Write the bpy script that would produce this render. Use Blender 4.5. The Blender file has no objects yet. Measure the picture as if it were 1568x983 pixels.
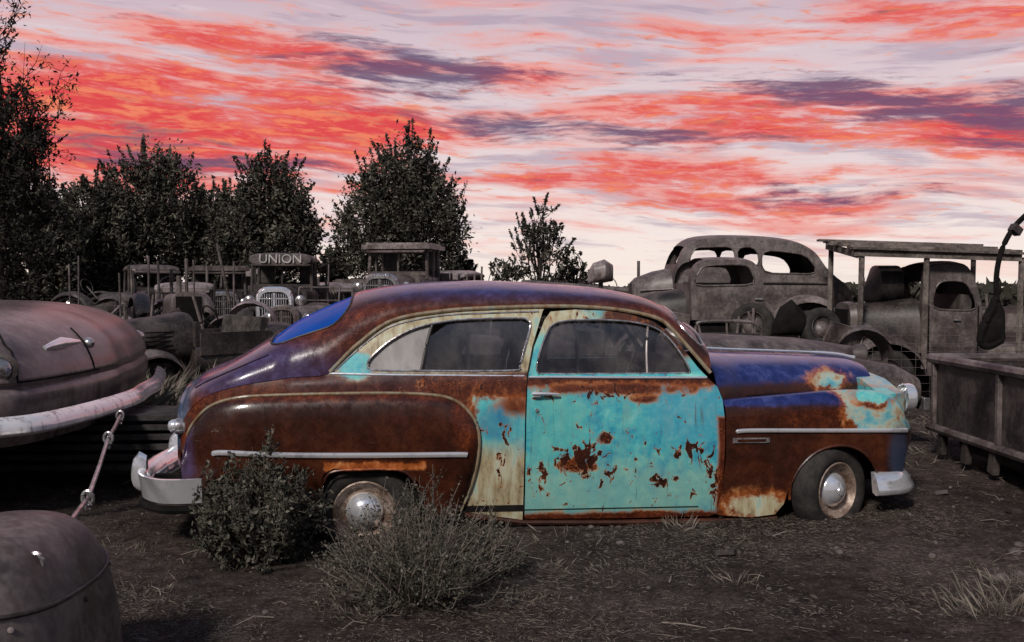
import bpy, math, random, bmesh
import numpy as np
from mathutils import Vector, Matrix
from mathutils.geometry import delaunay_2d_cdt
random.seed(7); rng=np.random.default_rng(7)
pi=math.pi
FPX=1524.0; CH=1.6; TH=math.atan(51.5/FPX)
def gx(px,D): return (px-784)/FPX*D
def gz(py,D): return CH-(py-440)/FPX*D
def sr(r,g,b):
    f=lambda c:(c/255/12.92) if c/255<=0.04045 else ((c/255+0.055)/1.055)**2.4
    return (f(r),f(g),f(b))
scn=bpy.context.scene
# ------------------------------------------------------------------ nodes
class G:
    def __init__(s,tree): s.t=tree; s.N=tree.nodes; s.L=tree.links
    def n(s,ty,**k):
        nd=s.N.new(ty)
        for a,b in k.items(): setattr(nd,a,b)
        return nd
    def set(s,sock,v):
        if hasattr(v,'is_output'): s.L.new(v,sock)
        else:
            if isinstance(v,(tuple,list)) and len(v)==3 and sock.type=='RGBA': v=(*v,1)
            sock.default_value=v
    def m(s,op,a,b=0.0,c=None,clamp=False):
        nd=s.n('ShaderNodeMath',operation=op,use_clamp=clamp)
        s.set(nd.inputs[0],a); s.set(nd.inputs[1],b)
        if c is not None: s.set(nd.inputs[2],c)
        return nd.outputs[0]
    def mix(s,f,a,b,bt='MIX'):
        nd=s.n('ShaderNodeMix',data_type='RGBA',blend_type=bt)
        s.set(nd.inputs[0],f); s.set(nd.inputs[6],a); s.set(nd.inputs[7],b)
        return nd.outputs[2]
    def noise(s,vec,sc,det=4,ro=.55,di=0):
        nd=s.n('ShaderNodeTexNoise'); s.L.new(vec,nd.inputs['Vector'])
        nd.inputs['Scale'].default_value=sc; nd.inputs['Detail'].default_value=det
        nd.inputs['Roughness'].default_value=ro; nd.inputs['Distortion'].default_value=di
        return nd.outputs[0]
    def sm(s,v,lo,hi,a=0.0,b=1.0):
        nd=s.n('ShaderNodeMapRange',interpolation_type='SMOOTHSTEP',clamp=True)
        s.set(nd.inputs[0],v); nd.inputs[1].default_value=lo; nd.inputs[2].default_value=hi
        nd.inputs[3].default_value=a; nd.inputs[4].default_value=b
        return nd.outputs[0]
    def ramp(s,f,stops):
        nd=s.n('ShaderNodeValToRGB'); cr=nd.color_ramp
        while len(cr.elements)<len(stops): cr.elements.new(.5)
        for e,(p,c) in zip(cr.elements,stops): e.position=p; e.color=(*c,1)
        s.set(nd.inputs[0],f); return nd.outputs[0]
    def comb(s,x,y,z=0.0):
        nd=s.n('ShaderNodeCombineXYZ'); s.set(nd.inputs[0],x); s.set(nd.inputs[1],y); s.set(nd.inputs[2],z); return nd.outputs[0]
    def sep(s,v):
        nd=s.n('ShaderNodeSeparateXYZ'); s.L.new(v,nd.inputs[0]); return nd.outputs
    def vmul(s,v,t):
        nd=s.n('ShaderNodeVectorMath',operation='MULTIPLY'); s.L.new(v,nd.inputs[0]); nd.inputs[1].default_value=t; return nd.outputs[0]
    def len_(s,v,sc,c):
        nd=s.n('ShaderNodeVectorMath',operation='MULTIPLY_ADD'); s.L.new(v,nd.inputs[0]); nd.inputs[1].default_value=sc; nd.inputs[2].default_value=tuple(-a*b for a,b in zip(sc,c))
        l=s.n('ShaderNodeVectorMath',operation='LENGTH'); s.L.new(nd.outputs[0],l.inputs[0]); return l.outputs['Value']
def newmat(name):
    m=bpy.data.materials.new(name); m.use_nodes=True
    g=G(m.node_tree); b=m.node_tree.nodes['Principled BSDF']
    return m,g,b
def bump(g,b,h,st=.3,di=.01):
    nd=g.n('ShaderNodeBump'); nd.inputs['Strength'].default_value=st; nd.inputs['Distance'].default_value=di
    g.L.new(h,nd.inputs['Height']); g.L.new(nd.outputs[0],b.inputs['Normal'])
def simple(name,c1,c2,rough=.7,metal=0,sc=6,bs=.3,spec=.5,lo=.35,hi=.68,r2=None,c3=None):
    m,g,b=newmat(name); co=g.n('ShaderNodeTexCoord').outputs['Object']
    n1=g.noise(co,sc,4,.65,.3); n2=g.noise(co,sc*9,3,.6)
    f=g.m('ADD',g.m('MULTIPLY',n1,.68),g.m('MULTIPLY',n2,.32))
    c=g.mix(g.sm(f,lo,hi),c1,c2)
    if c3:
        n3=g.noise(g.vmul(co,(1,1,.3)),sc*2.3,4,.7); c=g.mix(g.sm(n3,.50,.66,0,.8),c,c3)
    g.L.new(c,b.inputs['Base Color'])
    if r2 is None: b.inputs['Roughness'].default_value=rough
    else: g.L.new(g.sm(f,.3,.7,rough,r2),b.inputs['Roughness'])
    b.inputs['Metallic'].default_value=metal; b.inputs['Specular IOR Level'].default_value=spec
    if bs: bump(g,b,f,bs,.01)
    return m
def flat(name,c,rough=.7,spec=.3):
    m,g,b=newmat(name)
    b.inputs['Base Color'].default_value=(*c,1); b.inputs['Roughness'].default_value=rough; b.inputs['Specular IOR Level'].default_value=spec
    return m
GREY1=simple('weathered_steel',(.034,.026,.024),(.175,.142,.132),.46,0,2.6,.35,.5,c3=(.060,.038,.031))
GREY2=simple('weathered_steel_dark',(.013,.0105,.0095),(.085,.068,.062),.52,0,3.1,.4,.4,c3=(.026,.018,.015))
GREY3=simple('faded_grey_paint',(.095,.073,.069),(.36,.30,.29),.34,0,1.9,.25,.5,c3=(.07,.05,.043))
GREY4=simple('grey_car_paint',(.060,.043,.042),(.20,.155,.152),.27,0,1.4,.20,.55,c3=(.045,.027,.022))
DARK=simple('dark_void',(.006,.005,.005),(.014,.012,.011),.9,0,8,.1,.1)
RUBBER=simple('old_rubber',(.012,.011,.010),(.045,.038,.034),.85,0,9,.4,.3)
CHROME=simple('brightened_pitted_chrome',(.60,.60,.63),(.92,.92,.94),.10,.72,9,.05,.8,.3,.5,.20)  # metallic lowered: bright diffuse share stands in for bright reflections
CHROME_D=simple('dull_chrome',(.26,.24,.24),(.70,.67,.67),.22,.75,9,.2,.6,c3=(.20,.15,.13))
WHITEB=simple('chipped_white_bumper',(.50,.46,.45),(.86,.82,.82),.16,.35,5,.12,.7,.3,.46,c3=(.30,.24,.22))
WHEELM=simple('rim_paint',(.10,.055,.035),(.42,.33,.27),.5,.3,10,.3,.5)
WOOD=simple('weathered_wood',(.05,.040,.034),(.22,.18,.16),.85,0,5,.6,.3)
WOOD_D=simple('dark_planks',(.010,.009,.009),(.05,.043,.042),.8,0,6,.6,.3)
BARK=flat('bark',(.030,.024,.020),.9,.2)
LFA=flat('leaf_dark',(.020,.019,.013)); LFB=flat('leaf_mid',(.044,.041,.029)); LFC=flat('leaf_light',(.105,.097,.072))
SHA=flat('sage_dark',(.032,.031,.021)); SHB=flat('sage_light',(.12,.11,.085)); SHM=flat('sage_mid',(.060,.057,.040))
STRAW=flat('straw',(.23,.19,.16),.8); STEM=flat('dry_stem',(.15,.12,.10),.8)
STONE=simple('stone',(.05,.04,.037),(.14,.12,.11),.85,0,12,.5,.3)
SEAT=simple('seat_vinyl',(.015,.013,.012),(.09,.075,.065),.7,0,5,.4,.3)
PALE=simple('pale_cloth',(.25,.23,.22),(.5,.47,.45),.8,0,4,.3,.3)
def glass(name,tint,dirt,d0,d1,rough=.03,refl=.02):
    m,g,b=newmat(name); g.N.remove(b); out=g.N['Material Output']
    co=g.n('ShaderNodeTexCoord').outputs['Object']
    tr=g.n('ShaderNodeBsdfTransparent'); tr.inputs[0].default_value=(*tint,1)
    gl=g.n('ShaderNodeBsdfGlossy'); gl.inputs[0].default_value=(.9,.9,.95,1); gl.inputs['Roughness'].default_value=rough
    df=g.n('ShaderNodeBsdfDiffuse'); df.inputs[0].default_value=(*dirt,1)
    fr=g.n('ShaderNodeFresnel'); fr.inputs[0].default_value=1.5
    a=g.n('ShaderNodeMixShader'); g.L.new(g.m('ADD',fr.outputs[0],refl),a.inputs[0]); g.L.new(tr.outputs[0],a.inputs[1]); g.L.new(gl.outputs[0],a.inputs[2])
    c=g.n('ShaderNodeMixShader'); n=g.noise(g.vmul(co,(1,1,.5)),5,5,.65)
    g.L.new(g.sm(n,.35,.75,d0,d1),c.inputs[0]); g.L.new(a.outputs[0],c.inputs[1]); g.L.new(df.outputs[0],c.inputs[2])
    g.L.new(c.outputs[0],out.inputs[0]); return m
GLASS=glass('dirty_glass',(.82,.83,.83),(.30,.27,.25),.0,.12)
GLASSD=glass('dusty_glass',(.7,.7,.7),(.50,.47,.45),.40,.78,.1)
GLASSR=glass('blue_rear_glass',(.10,.25,.55),(.010,.075,.38),.66,.88,.06,.10)  # blue sky reflection put into tint and diffuse layer, not dirt
# ------------------------------------------------------------------ mesh builder
def empty(name,loc=(0,0,0),rz=0,sc=1,rx=0):
    e=bpy.data.objects.new(name,None); scn.collection.objects.link(e); e.location=loc; e.rotation_euler=(rx,0,rz); e.scale=(sc,)*3
    e.empty_display_size=.2; return e
def link(name,me,parent=None):
    o=bpy.data.objects.new(name,me); scn.collection.objects.link(o)
    if parent: o.parent=parent
    return o
class MB:
    def __init__(s): s.v=[]; s.f=[]; s.m=[]; s.mats=[]
    def mi(s,mat):
        if mat not in s.mats: s.mats.append(mat)
        return s.mats.index(mat)
    def add(s,vs,fs,mat):
        k=len(s.v); i=s.mi(mat); s.v+= [tuple(v) for v in vs]
        for f in fs: s.f.append(tuple(q+k for q in f)); s.m.append(i)
    def box(s,c,d,mat,rz=0,ry=0,rx=0):
        R=Matrix.Rotation(rz,3,'Z')@Matrix.Rotation(ry,3,'Y')@Matrix.Rotation(rx,3,'X')
        vs=[Vector(c)+R@Vector((a*d[0]/2,b*d[1]/2,e*d[2]/2)) for a in(-1,1) for b in(-1,1) for e in(-1,1)]
        s.add(vs,[(0,1,3,2),(4,6,7,5),(0,4,5,1),(2,3,7,6),(0,2,6,4),(1,5,7,3)],mat)
    def tube(s,path,r,mat,n=8,closed=False,flat=1.0):
        P=[Vector(p) for p in path]; k=len(P); vs=[]; fs=[]
        for i,p in enumerate(P):
            a=P[(i-1)%k] if (closed or i>0) else P[i]; b=P[(i+1)%k] if (closed or i<k-1) else P[i]
            t=(b-a); t=t.normalized() if t.length>1e-9 else Vector((1,0,0))
            up=Vector((0,0,1)) if abs(t.z)<.93 else Vector((0,1,0))
            u=t.cross(up).normalized(); w=u.cross(t)
            rr=r[i] if isinstance(r,(list,tuple)) else r
            for j in range(n):
                q=2*pi*j/n; vs.append(p+u*math.cos(q)*rr*flat+w*math.sin(q)*rr)
        for i in range(k if closed else k-1):
            for j in range(n):
                fs.append((i*n+j,i*n+(j+1)%n,((i+1)%k)*n+(j+1)%n,((i+1)%k)*n+j))
        if not closed: fs.append(tuple(range(n))[::-1]); fs.append(tuple((k-1)*n+j for j in range(n)))
        s.add(vs,fs,mat)
    def lathe(s,prof,o,ax,mat,n=32):
        ax=Vector(ax).normalized(); u=ax.cross(Vector((0,0,1)))
        u=u.normalized() if u.length>1e-3 else Vector((1,0,0)); w=ax.cross(u); o=Vector(o); vs=[];fs=[]
        for r,h in prof:
            for j in range(n):
                q=2*pi*j/n; vs.append(o+ax*h+(u*math.cos(q)+w*math.sin(q))*max(r,1e-4))
        for i in range(len(prof)-1):
            for j in range(n):
                fs.append((i*n+j,i*n+(j+1)%n,(i+1)*n+(j+1)%n,(i+1)*n+j))
        s.add(vs,fs,mat)
    def rings(s,R,mat,cap=True,closed=True):
        n=len(R[0]); vs=[p for r in R for p in r]; fs=[]
        for i in range(len(R)-1):
            for j in range(n if closed else n-1):
                fs.append((i*n+j,i*n+(j+1)%n,(i+1)*n+(j+1)%n,(i+1)*n+j))
        if cap: fs.append(tuple(range(n))[::-1]); fs.append(tuple((len(R)-1)*n+j for j in range(n)))
        s.add(vs,fs,mat)
    def se(s,st,mat,n=28,p=2.6,cap=True):
        R=[]
        for x,yc,zc,hw,hh in st:
            R.append([(x,yc+hw*math.copysign(abs(math.cos(q))**(2/p),math.cos(q)),zc+hh*math.copysign(abs(math.sin(q))**(2/p),math.sin(q))) for q in [2*pi*j/n for j in range(n)]])
        s.rings(R,mat,cap)
    def obj(s,name,parent=None,bevel=0,ang=38,fix=True):
        me=bpy.data.meshes.new(name); me.from_pydata(s.v,[],s.f)
        for m in s.mats: me.materials.append(m)
        me.polygons.foreach_set('material_index',s.m); me.polygons.foreach_set('use_smooth',[True]*len(s.f))
        me.update()
        if fix:
            bm=bmesh.new(); bm.from_mesh(me); bmesh.ops.recalc_face_normals(bm,faces=bm.faces); bm.to_mesh(me); bm.free()
        me.set_sharp_from_angle(angle=math.radians(ang))
        o=link(name,me,parent)
        if bevel:
            b=o.modifiers.new('b','BEVEL'); b.width=bevel; b.segments=2; b.limit_method='ANGLE'; b.angle_limit=math.radians(50)
        return o
def cr(P,n=8,closed=False):
    P=[np.array(p,float) for p in P]; k=len(P); out=[]
    for i in range(k if closed else k-1):
        g=lambda j:P[j%k] if closed else P[min(max(j,0),k-1)]
        a,b,c,d=g(i-1),g(i),g(i+1),g(i+2)
        for t in np.arange(n)/n:
            out.append(.5*((2*b)+(c-a)*t+(2*a-5*b+4*c-d)*t*t+(3*b-a-3*c+d)*t**3))
    if not closed: out.append(P[-1])
    return [tuple(o) for o in out]
def dens(P,step):
    out=[];k=len(P)
    for i in range(k):
        a=np.array(P[i],float); b=np.array(P[(i+1)%k],float); L=np.linalg.norm(b-a)
        if L<1e-5: continue
        m=max(1,int(math.ceil(L/step)))
        for j in range(m): out.append(tuple(a+(b-a)*j/m))
    return out
def inpoly(pts,poly):
    P=np.array(poly); x=pts[:,0];y=pts[:,1]; ins=np.zeros(len(pts),bool); k=len(P); j=k-1
    for i in range(k):
        xi,yi=P[i];xj,yj=P[j]
        if yi!=yj:
            c=((yi>y)!=(yj>y))&(x<(xj-xi)*(y-yi)/(yj-yi)+xi); ins^=c
        j=i
    return ins
def patch(name,outer,holes,fn,mat,parent,grid=.035,thick=.012,mirror=True):
    loops=[dens(outer,grid)]+[dens(h,grid) for h in holes]
    vs=[];ed=[]
    for lp in loops:
        k=len(vs); vs+=lp; ed+=[(k+i,k+(i+1)%len(lp)) for i in range(len(lp))]
    B=np.array(vs); mn=B.min(0);mx=B.max(0)
    X,Y=np.meshgrid(np.arange(mn[0]+grid/2,mx[0],grid),np.arange(mn[1]+grid/2,mx[1],grid)); Q=np.stack([X.ravel(),Y.ravel()],1)
    keep=inpoly(Q,loops[0])
    for h in loops[1:]: keep&=~inpoly(Q,h)
    Q=Q[keep]
    if len(Q):
        d=np.min(np.linalg.norm(Q[:,None,:]-B[None,:,:],axis=2),axis=1); Q=Q[d>grid*.45]
    allp=[Vector((float(a),float(b))) for a,b in vs]+[Vector((float(a),float(b))) for a,b in Q]
    r=delaunay_2d_cdt(allp,ed,[],0,1e-6)
    V=np.array([(v.x,v.y) for v in r[0]]); F=np.array([f for f in r[2] if len(f)==3])
    c=V[F].mean(1); keep=inpoly(c,loops[0])
    for h in loops[1:]: keep&=~inpoly(c,h)
    F=F[keep]
    A=V[F]; cx=(A[:,1,0]-A[:,0,0])*(A[:,2,1]-A[:,0,1])-(A[:,1,1]-A[:,0,1])*(A[:,2,0]-A[:,0,0])
    F=F[np.abs(cx)>1e-8]; cx=cx[np.abs(cx)>1e-8]; F=np.where(cx[:,None]<0,F[:,::-1],F)
    P=np.array([fn(*v) for v in V])
    me=bpy.data.meshes.new('t'); me.from_pydata(P.tolist(),[],F.tolist()); me.update()
    N=np.array([v.normal for v in me.vertices]); bpy.data.meshes.remove(me)
    P2=P-N*thick; n=len(P); FF=[tuple(f) for f in F.tolist()]
    cnt={}
    for f in FF:
        for i in range(3): cnt[(f[i],f[(i+1)%3])]=1
    bd=[e for e in cnt if (e[1],e[0]) not in cnt]
    faces=FF+[(f[2]+n,f[1]+n,f[0]+n) for f in FF]+[(b,a,a+n,b+n) for a,b in bd]
    verts=np.vstack([P,P2])
    if mirror:
        M=verts*np.array([1,-1,1]); k=len(verts); faces=faces+[tuple(q+k for q in f[::-1]) for f in faces]; verts=np.vstack([verts,M])
    me=bpy.data.meshes.new(name); me.from_pydata(verts.tolist(),[],faces); me.materials.append(mat)
    me.polygons.foreach_set('use_smooth',[True]*len(faces)); me.update(); me.set_sharp_from_angle(angle=math.radians(40))
    return link(name,me,parent)
# ------------------------------------------------------------------ MAIN CAR
YAW=math.radians(5); OX,OY=0.08,7.63
car=empty('rusty_coupe_car',(OX,OY,0),YAW)
def U(px,py,yl):
    d=Vector(((px-784)/FPX,0,0))+Vector((0,math.cos(TH),-math.sin(TH)))+Vector((0,math.sin(TH),math.cos(TH)))*(-(py-491.5)/FPX)
    n=Vector((-math.sin(YAW),math.cos(YAW),0)); O=Vector((OX,OY,0)); C=Vector((0,0,CH))
    t=(yl-(C-O).dot(n))/d.dot(n); p=C+d*t-O
    return (p.x*math.cos(YAW)+p.y*math.sin(YAW),p.z)
XT=U(276,640,-.55)[0]; XT2=U(400,640,-.88)[0]
def ys(x,z):
    if z<=.99: b=.865+.03*(1-((z-.6)/.4)**2)
    else:
        t=z-.99; b=.845-.22*t-.28*t*t
    if x<-.75 and z>.95: b-=.10*min(1,(z-.95)/.3)*(-.75-x)**2
    if x<XT2:
        s=min(1,(XT2-x)/(XT2-XT)); b-=.36*(1-math.sqrt(max(0,1-s**2.2)))
    return b
def SP(px,py,off=0):
    y=.86
    for _ in range(6):
        x,z=U(px,py,-(y+off)); y=ys(x,z)
    return (x,z)
def SPs(L,off=0): return [SP(a,b,off) for a,b in L]
side=lambda x,z:(x,-ys(x,z),z)
def sideo(o): return lambda x,z:(x,-ys(x,z)-o,z)
def paint(name,base,layers,rough=.42,scr=0.0,coat=.05,spec=.30):
    m,g,b=newmat(name); co=g.n('ShaderNodeTexCoord').outputs['Object']; X,Y,Z=g.sep(co)
    nA=g.noise(co,3.2,4,.6,.4); nB=g.noise(co,11,6,.70,.3); nC=g.noise(co,70,2,.6); nD=g.noise(g.vmul(co,(1,1,.22)),16,4,.68)
    mixn=g.m('ADD',g.m('MULTIPLY',nB,.62),g.m('MULTIPLY',nC,.38)); amix=g.m('ADD',g.m('MULTIPLY',nA,.42),g.m('MULTIPLY',nB,.58))
    def col(c):
        if c=='rust': return g.ramp(mixn,[(.32,(.022,.006,.004)),(.47,(.062,.014,.006)),(.58,(.125,.027,.009)),(.72,(.30,.072,.020))])
        if c=='drust': return g.ramp(g.m('ADD',g.m('MULTIPLY',mixn,.5),g.m('MULTIPLY',nA,.5)),[(.36,(.014,.0050,.0032)),(.50,(.036,.010,.0050)),(.62,(.075,.019,.007))])
        if c=='orange': return g.ramp(nB,[(.3,(.13,.028,.008)),(.52,(.36,.095,.022)),(.72,(.62,.30,.12))])
        if c=='turq':
            t=g.ramp(amix,[(.36,(.022,.21,.34)),(.45,(.048,.34,.42)),(.54,(.095,.45,.45)),(.66,(.26,.57,.50))])
            return g.mix(g.sm(nD,.42,.70,0,.5),t,(.20,.37,.31))
        if c=='pale': return g.ramp(amix,[(.36,(.06,.28,.38)),(.45,(.14,.38,.42)),(.53,(.38,.44,.36)),(.60,(.36,.20,.09)),(.66,(.14,.04,.02))])
        if c=='beige': return g.ramp(nD,[(.3,(.15,.11,.07)),(.46,(.36,.30,.18)),(.6,(.46,.45,.32)),(.72,(.27,.42,.36))])
        if c=='navy': return g.ramp(amix,[(.36,(.008,.010,.050)),(.5,(.018,.026,.120)),(.64,(.05,.07,.21))])
        if c=='purple': return g.ramp(amix,[(.36,(.036,.016,.030)),(.5,(.052,.032,.080)),(.64,(.09,.065,.16))])
        return c
    def ell(cx,cz,rx,rz): return g.len_(co,(1/rx,0,1/rz),(cx,0,cz))
    c=col(base)
    nz=g.m('SUBTRACT',amix,.5)
    W=0.0; ora=None
    for L in layers:
        kind,pr,cc,soft,amp=L[:5]; edge=L[5] if len(L)>5 else 0; op=L[6] if len(L)>6 else 1.0
        if kind=='chip':
            W=g.m('MAXIMUM',W,g.sm(ell(*pr),1.1,.0,0,soft)); continue
        if kind=='box':
            x0,x1,z0,z1=pr
            d=g.m('MINIMUM',g.m('MINIMUM',g.m('SUBTRACT',X,x0),g.m('SUBTRACT',x1,X)),g.m('MINIMUM',g.m('SUBTRACT',Z,z0),g.m('SUBTRACT',z1,Z)))
        elif kind=='ell': d=g.m('MULTIPLY',g.m('SUBTRACT',1.0,ell(*pr)),min(pr[2],pr[3]))
        elif kind=='half':
            a,bb,c0=pr; d=g.m('ADD',g.m('ADD',g.m('MULTIPLY',X,a),g.m('MULTIPLY',Z,bb)),c0)
        d=g.m('ADD',d,g.m('MULTIPLY',nz,amp))
        if edge:
            if ora is None: ora=col('orange')
            c=g.mix(g.sm(d,-soft-edge,soft),c,ora)
        mk=g.sm(d,-soft,soft)
        if op<1: mk=g.m('MULTIPLY',mk,op)
        c=g.mix(mk,c,col(cc))
    if W!=0.0:
        nS=g.noise(g.vmul(co,(1.25,1,.8)),13,4,.62,.9)
        q=g.m('ADD',nS,W); c=g.mix(g.sm(q,.655,.675,0,.9),c,ora or col('orange')); c=g.mix(g.sm(q,.675,.695),c,col('drust'))
    if scr:
        nv=g.noise(g.vmul(co,(26,1,1.1)),2.0,3,.7); c=g.mix(g.sm(nv,.60,.74,0,scr),c,(.09,.04,.025))
        nv2=g.noise(g.vmul(co,(1.3,1,34)),2.2,3,.6); c=g.mix(g.sm(nv2,.70,.76,0,scr),c,(.42,.42,.38))
    g.L.new(c,b.inputs['Base Color']); g.L.new(g.sm(nB,.3,.7,rough-.08,rough+.18),b.inputs['Roughness'])
    b.inputs['Coat Weight'].default_value=coat; b.inputs['Coat Roughness'].default_value=.10; b.inputs['Specular IOR Level'].default_value=spec
    bump(g,b,g.m('ADD',nB,g.m('MULTIPLY',nC,.5)),.12,.006)
    return m
def bx(p0,p1):
    a=SP(*p0);b=SP(*p1); return (min(a[0],b[0]),max(a[0],b[0]),min(a[1],b[1]),max(a[1],b[1]))
def el(px,py,rx,ry):
    a=SP(px,py); return (a[0],a[1],rx/226,ry/226)
def chip(px,py,rx,ry,k): return ('chip',el(px,py,rx,ry),'',k,0)
P_DOOR=paint('door_paint','turq',[
    ('ell',el(960,755,260,50),(.26,.42,.33),.1,.4,0,.5),
    ('ell',el(1060,625,70,55),(.03,.24,.42),.1,.4,0,.5),('ell',el(850,650,50,60),(.10,.42,.38),.1,.4,0,.5),
    ('box',bx((780,570),(1130,588)),'rust',.012,.24,.03),
    ('ell',el(985,609,17,6),'rust',.008,.09,.015),('ell',el(926,671,11,8),'drust',.006,.20,.01),
    ('ell',el(885,712,26,9),'rust',.006,.22,.012),('ell',el(940,595,80,7),'rust',.01,.16,.02),
    ('box',bx((790,788),(1110,800)),'rust',.010,.15,.02),
    ('box',bx((1101,640),(1112,800)),'rust',.008,.09,.02),
    chip(895,708,80,45,.22),chip(925,725,40,30,.18),chip(1055,690,40,40,.15),chip(1020,735,50,25,.15),chip(830,735,30,40,.15),chip(860,690,30,20,.15),chip(940,600,160,25,.14),chip(960,700,220,120,.06),chip(1090,720,20,90,.13)],.28,.6,.2,.42)
P_FRAME=paint('window_frame_paint','turq',[('ell',el(1000,500,80,60),'drust',.03,.3,.02),('ell',el(850,480,60,30),'beige',.05,.2),chip(960,520,200,90,.12)],.45,.3)
P_QUART=paint('quarter_paint','rust',[
    ('box',bx((732,612),(830,850)),'turq',.030,.40,.07),
    ('box',bx((690,685),(830,850)),'beige',.10,.24),
    ('ell',el(760,648,26,26),(.04,.16,.28),.03,.3,0,.6),
    ('ell',el(790,622,24,14),'rust',.03,.2,.02,.8),
    ('box',bx((440,570),(640,600)),(.03,.014,.02),.05,.1,0,.5),
    ('half',(.0,1.0,-1.02),'beige',.02,.05),
    ('ell',el(545,560,30,20),'turq',.02,.1,.01),('ell',el(815,520,14,60),'beige',.02,.1),chip(740,780,60,25,.12),chip(690,590,120,20,.1),chip(770,700,50,90,.08)],.32,.35,.2)
P_RF=paint('rear_fender_paint','drust',[
    ('box',bx((500,708),(650,715)),'orange',.010,.12),
    ('box',bx((290,600),(730,612)),'rust',.03,.14),
    ('box',bx((270,612),(300,760)),'purple',.05,.16,0,.8),
    ('ell',el(715,640,22,50),'rust',.03,.1)],.24,.2,.4,.28)
P_FF=paint('front_fender_paint','drust',[
    ('half',(0,1.0,-SP(1200,622)[1]),'navy',.02,.09),
    ('ell',el(1250,640,60,20),'rust',.04,.15,0,.6),
    ('half',(1.0,.35,-SP(1296,625)[0]-.35*SP(1296,625)[1]),'pale',.02,.55,.08),
    ('box',bx((1180,664),(1420,800)),'drust',.015,.10),
    ('ell',el(1340,615,22,8),'rust',.01,.2,.02),('ell',el(1350,606,40,8),'turq',.01,.2,.02),
    ('ell',el(1150,775,46,18),'beige',.02,.28,.06),
    ('ell',el(1380,700,20,45),(.03,.045,.08),.04,.1,0,.8)],.24,.2,.35)  # dark steel-blue ellipse: shading painted on the lower nose
P_HOOD=paint('hood_paint','navy',[  # navy: deep blue paint with some bluish reflection put into the colour
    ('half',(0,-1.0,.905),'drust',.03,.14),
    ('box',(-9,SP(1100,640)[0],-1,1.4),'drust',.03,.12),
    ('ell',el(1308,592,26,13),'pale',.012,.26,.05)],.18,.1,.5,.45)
P_ROOF=paint('roof_paint','rust',[  # purple and navy on top and deck: faded blue paint plus painted-in reflection
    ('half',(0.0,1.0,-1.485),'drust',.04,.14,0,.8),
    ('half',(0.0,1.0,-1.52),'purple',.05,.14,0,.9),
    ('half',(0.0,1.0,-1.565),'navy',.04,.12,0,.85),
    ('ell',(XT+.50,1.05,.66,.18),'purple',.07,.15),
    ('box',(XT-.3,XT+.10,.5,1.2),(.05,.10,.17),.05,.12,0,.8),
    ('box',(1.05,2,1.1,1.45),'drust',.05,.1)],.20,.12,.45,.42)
P_TRIM=paint('trim_rusty','beige',[('box',(-3,3,0,2),'rust',.3,1.4,0,.55)],.4)
P_SILL=paint('sill_paint','drust',[],.5)
CEN=[U(a,b,c) for a,b,c in [(276,628,-.5),(281,604,-.42),(293,583,-.3),(325,563,-.15),(370,544,0),(425,511,0),(460,487,0),(500,467,0),(530,455,0),(560,444,0),(620,434,0),(700,430,0),(760,430,0),(850,435,0),(920,442,0),(970,453,0),(1000,466,0),(1025,484,0),(1045,503,0),(1075,540,0)]]
LOWP=[(276,655),(290,628),(320,605),(370,590),(445,578),(505,571),(545,531),(600,493),(680,477),(760,472),(835,470),(900,471),(960,477),(1010,490),(1050,528),(1088,572)]
LOW=SPs(LOWP)
def mono(A):
    A=np.array(A); return A[np.argsort(A[:,0],kind='stable')]
CD=mono(cr(CEN,10)); LD=mono(cr(LOW,10))
zc=lambda x: float(np.interp(x,CD[:,0],CD[:,1])); zl=lambda x: float(np.interp(x,LD[:,0],LD[:,1]))
X0=max(CD[0,0],LD[0,0]); X1=min(CD[-1,0],LD[-1,0])
def roof(x,t,o=0):
    yl=ys(x,zl(x))+.004; a=min(1,max(-1,t))*pi/2; s=math.sin(abs(a)); c=math.cos(a)
    y=yl*s**.95; h=max(zc(x)-zl(x),.005)
    return (x,math.copysign(y,t),zl(x)+h*c**.78+o)
def rrect(x0,x1,t0,t1,r,rt,n=6):
    out=[]
    for cx,cy,a0 in ((x1-r,t0+rt,-90),(x1-r,t1-rt,0),(x0+r,t1-rt,90),(x0+r,t0+rt,180)):
        for i in range(n+1):
            a=math.radians(a0+90*i/n); out.append((cx+r*math.cos(a),cy+rt*math.sin(a)))
    return out
xr0=U(432,515,0)[0]; xr1=U(545,470,0)[0]
rw=rrect(xr0,xr1,-.62,.62,.14,.22)
xw0=U(1002,468,0)[0]; xw1=X1-.03
ww=rrect(xw0,xw1,-.80,.80,.06,.12)
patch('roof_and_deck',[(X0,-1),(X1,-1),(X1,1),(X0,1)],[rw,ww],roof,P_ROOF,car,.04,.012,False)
patch('rear_window',rrect(xr0-.01,xr1+.01,-.63,.63,.14,.22),[],lambda x,t:roof(x,t,-.012),GLASSR,car,.05,.004,False)
patch('windshield',rrect(xw0-.01,xw1+.01,-.81,.81,.06,.12),[],lambda x,t:roof(x,t,-.012),GLASS,car,.05,.004,False)
tr=MB()
tr.tube([roof(x,t,.002) for x,t in dens(rw,.04)],.008,GREY2,6,True)
tr.tube([roof(x,t,.002) for x,t in dens(ww,.04)],.009,CHROME_D,6,True)
for q in (-.70,.70): tr.tube([roof(x,q,.001) for x in np.linspace(X0+.12,xr0+.02,14)],.005,DARK,5)
tl=MB(); rg=[]
for k,xx in enumerate([0,-.03,-.05]):
    f=[1,.93,.6][k]
    rg.append([(X0+xx,p[1]*f,.75+(p[2]-.75)*f) for p in [roof(X0,t) for t in np.linspace(-1,1,21)]]+[(X0+xx,y*f,.75+(.36-.75)*f) for y in np.linspace(ys(X0,.6),-ys(X0,.6),9)])
tl.rings(rg,P_ROOF,True); tl.obj('tail_panel',car)
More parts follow.
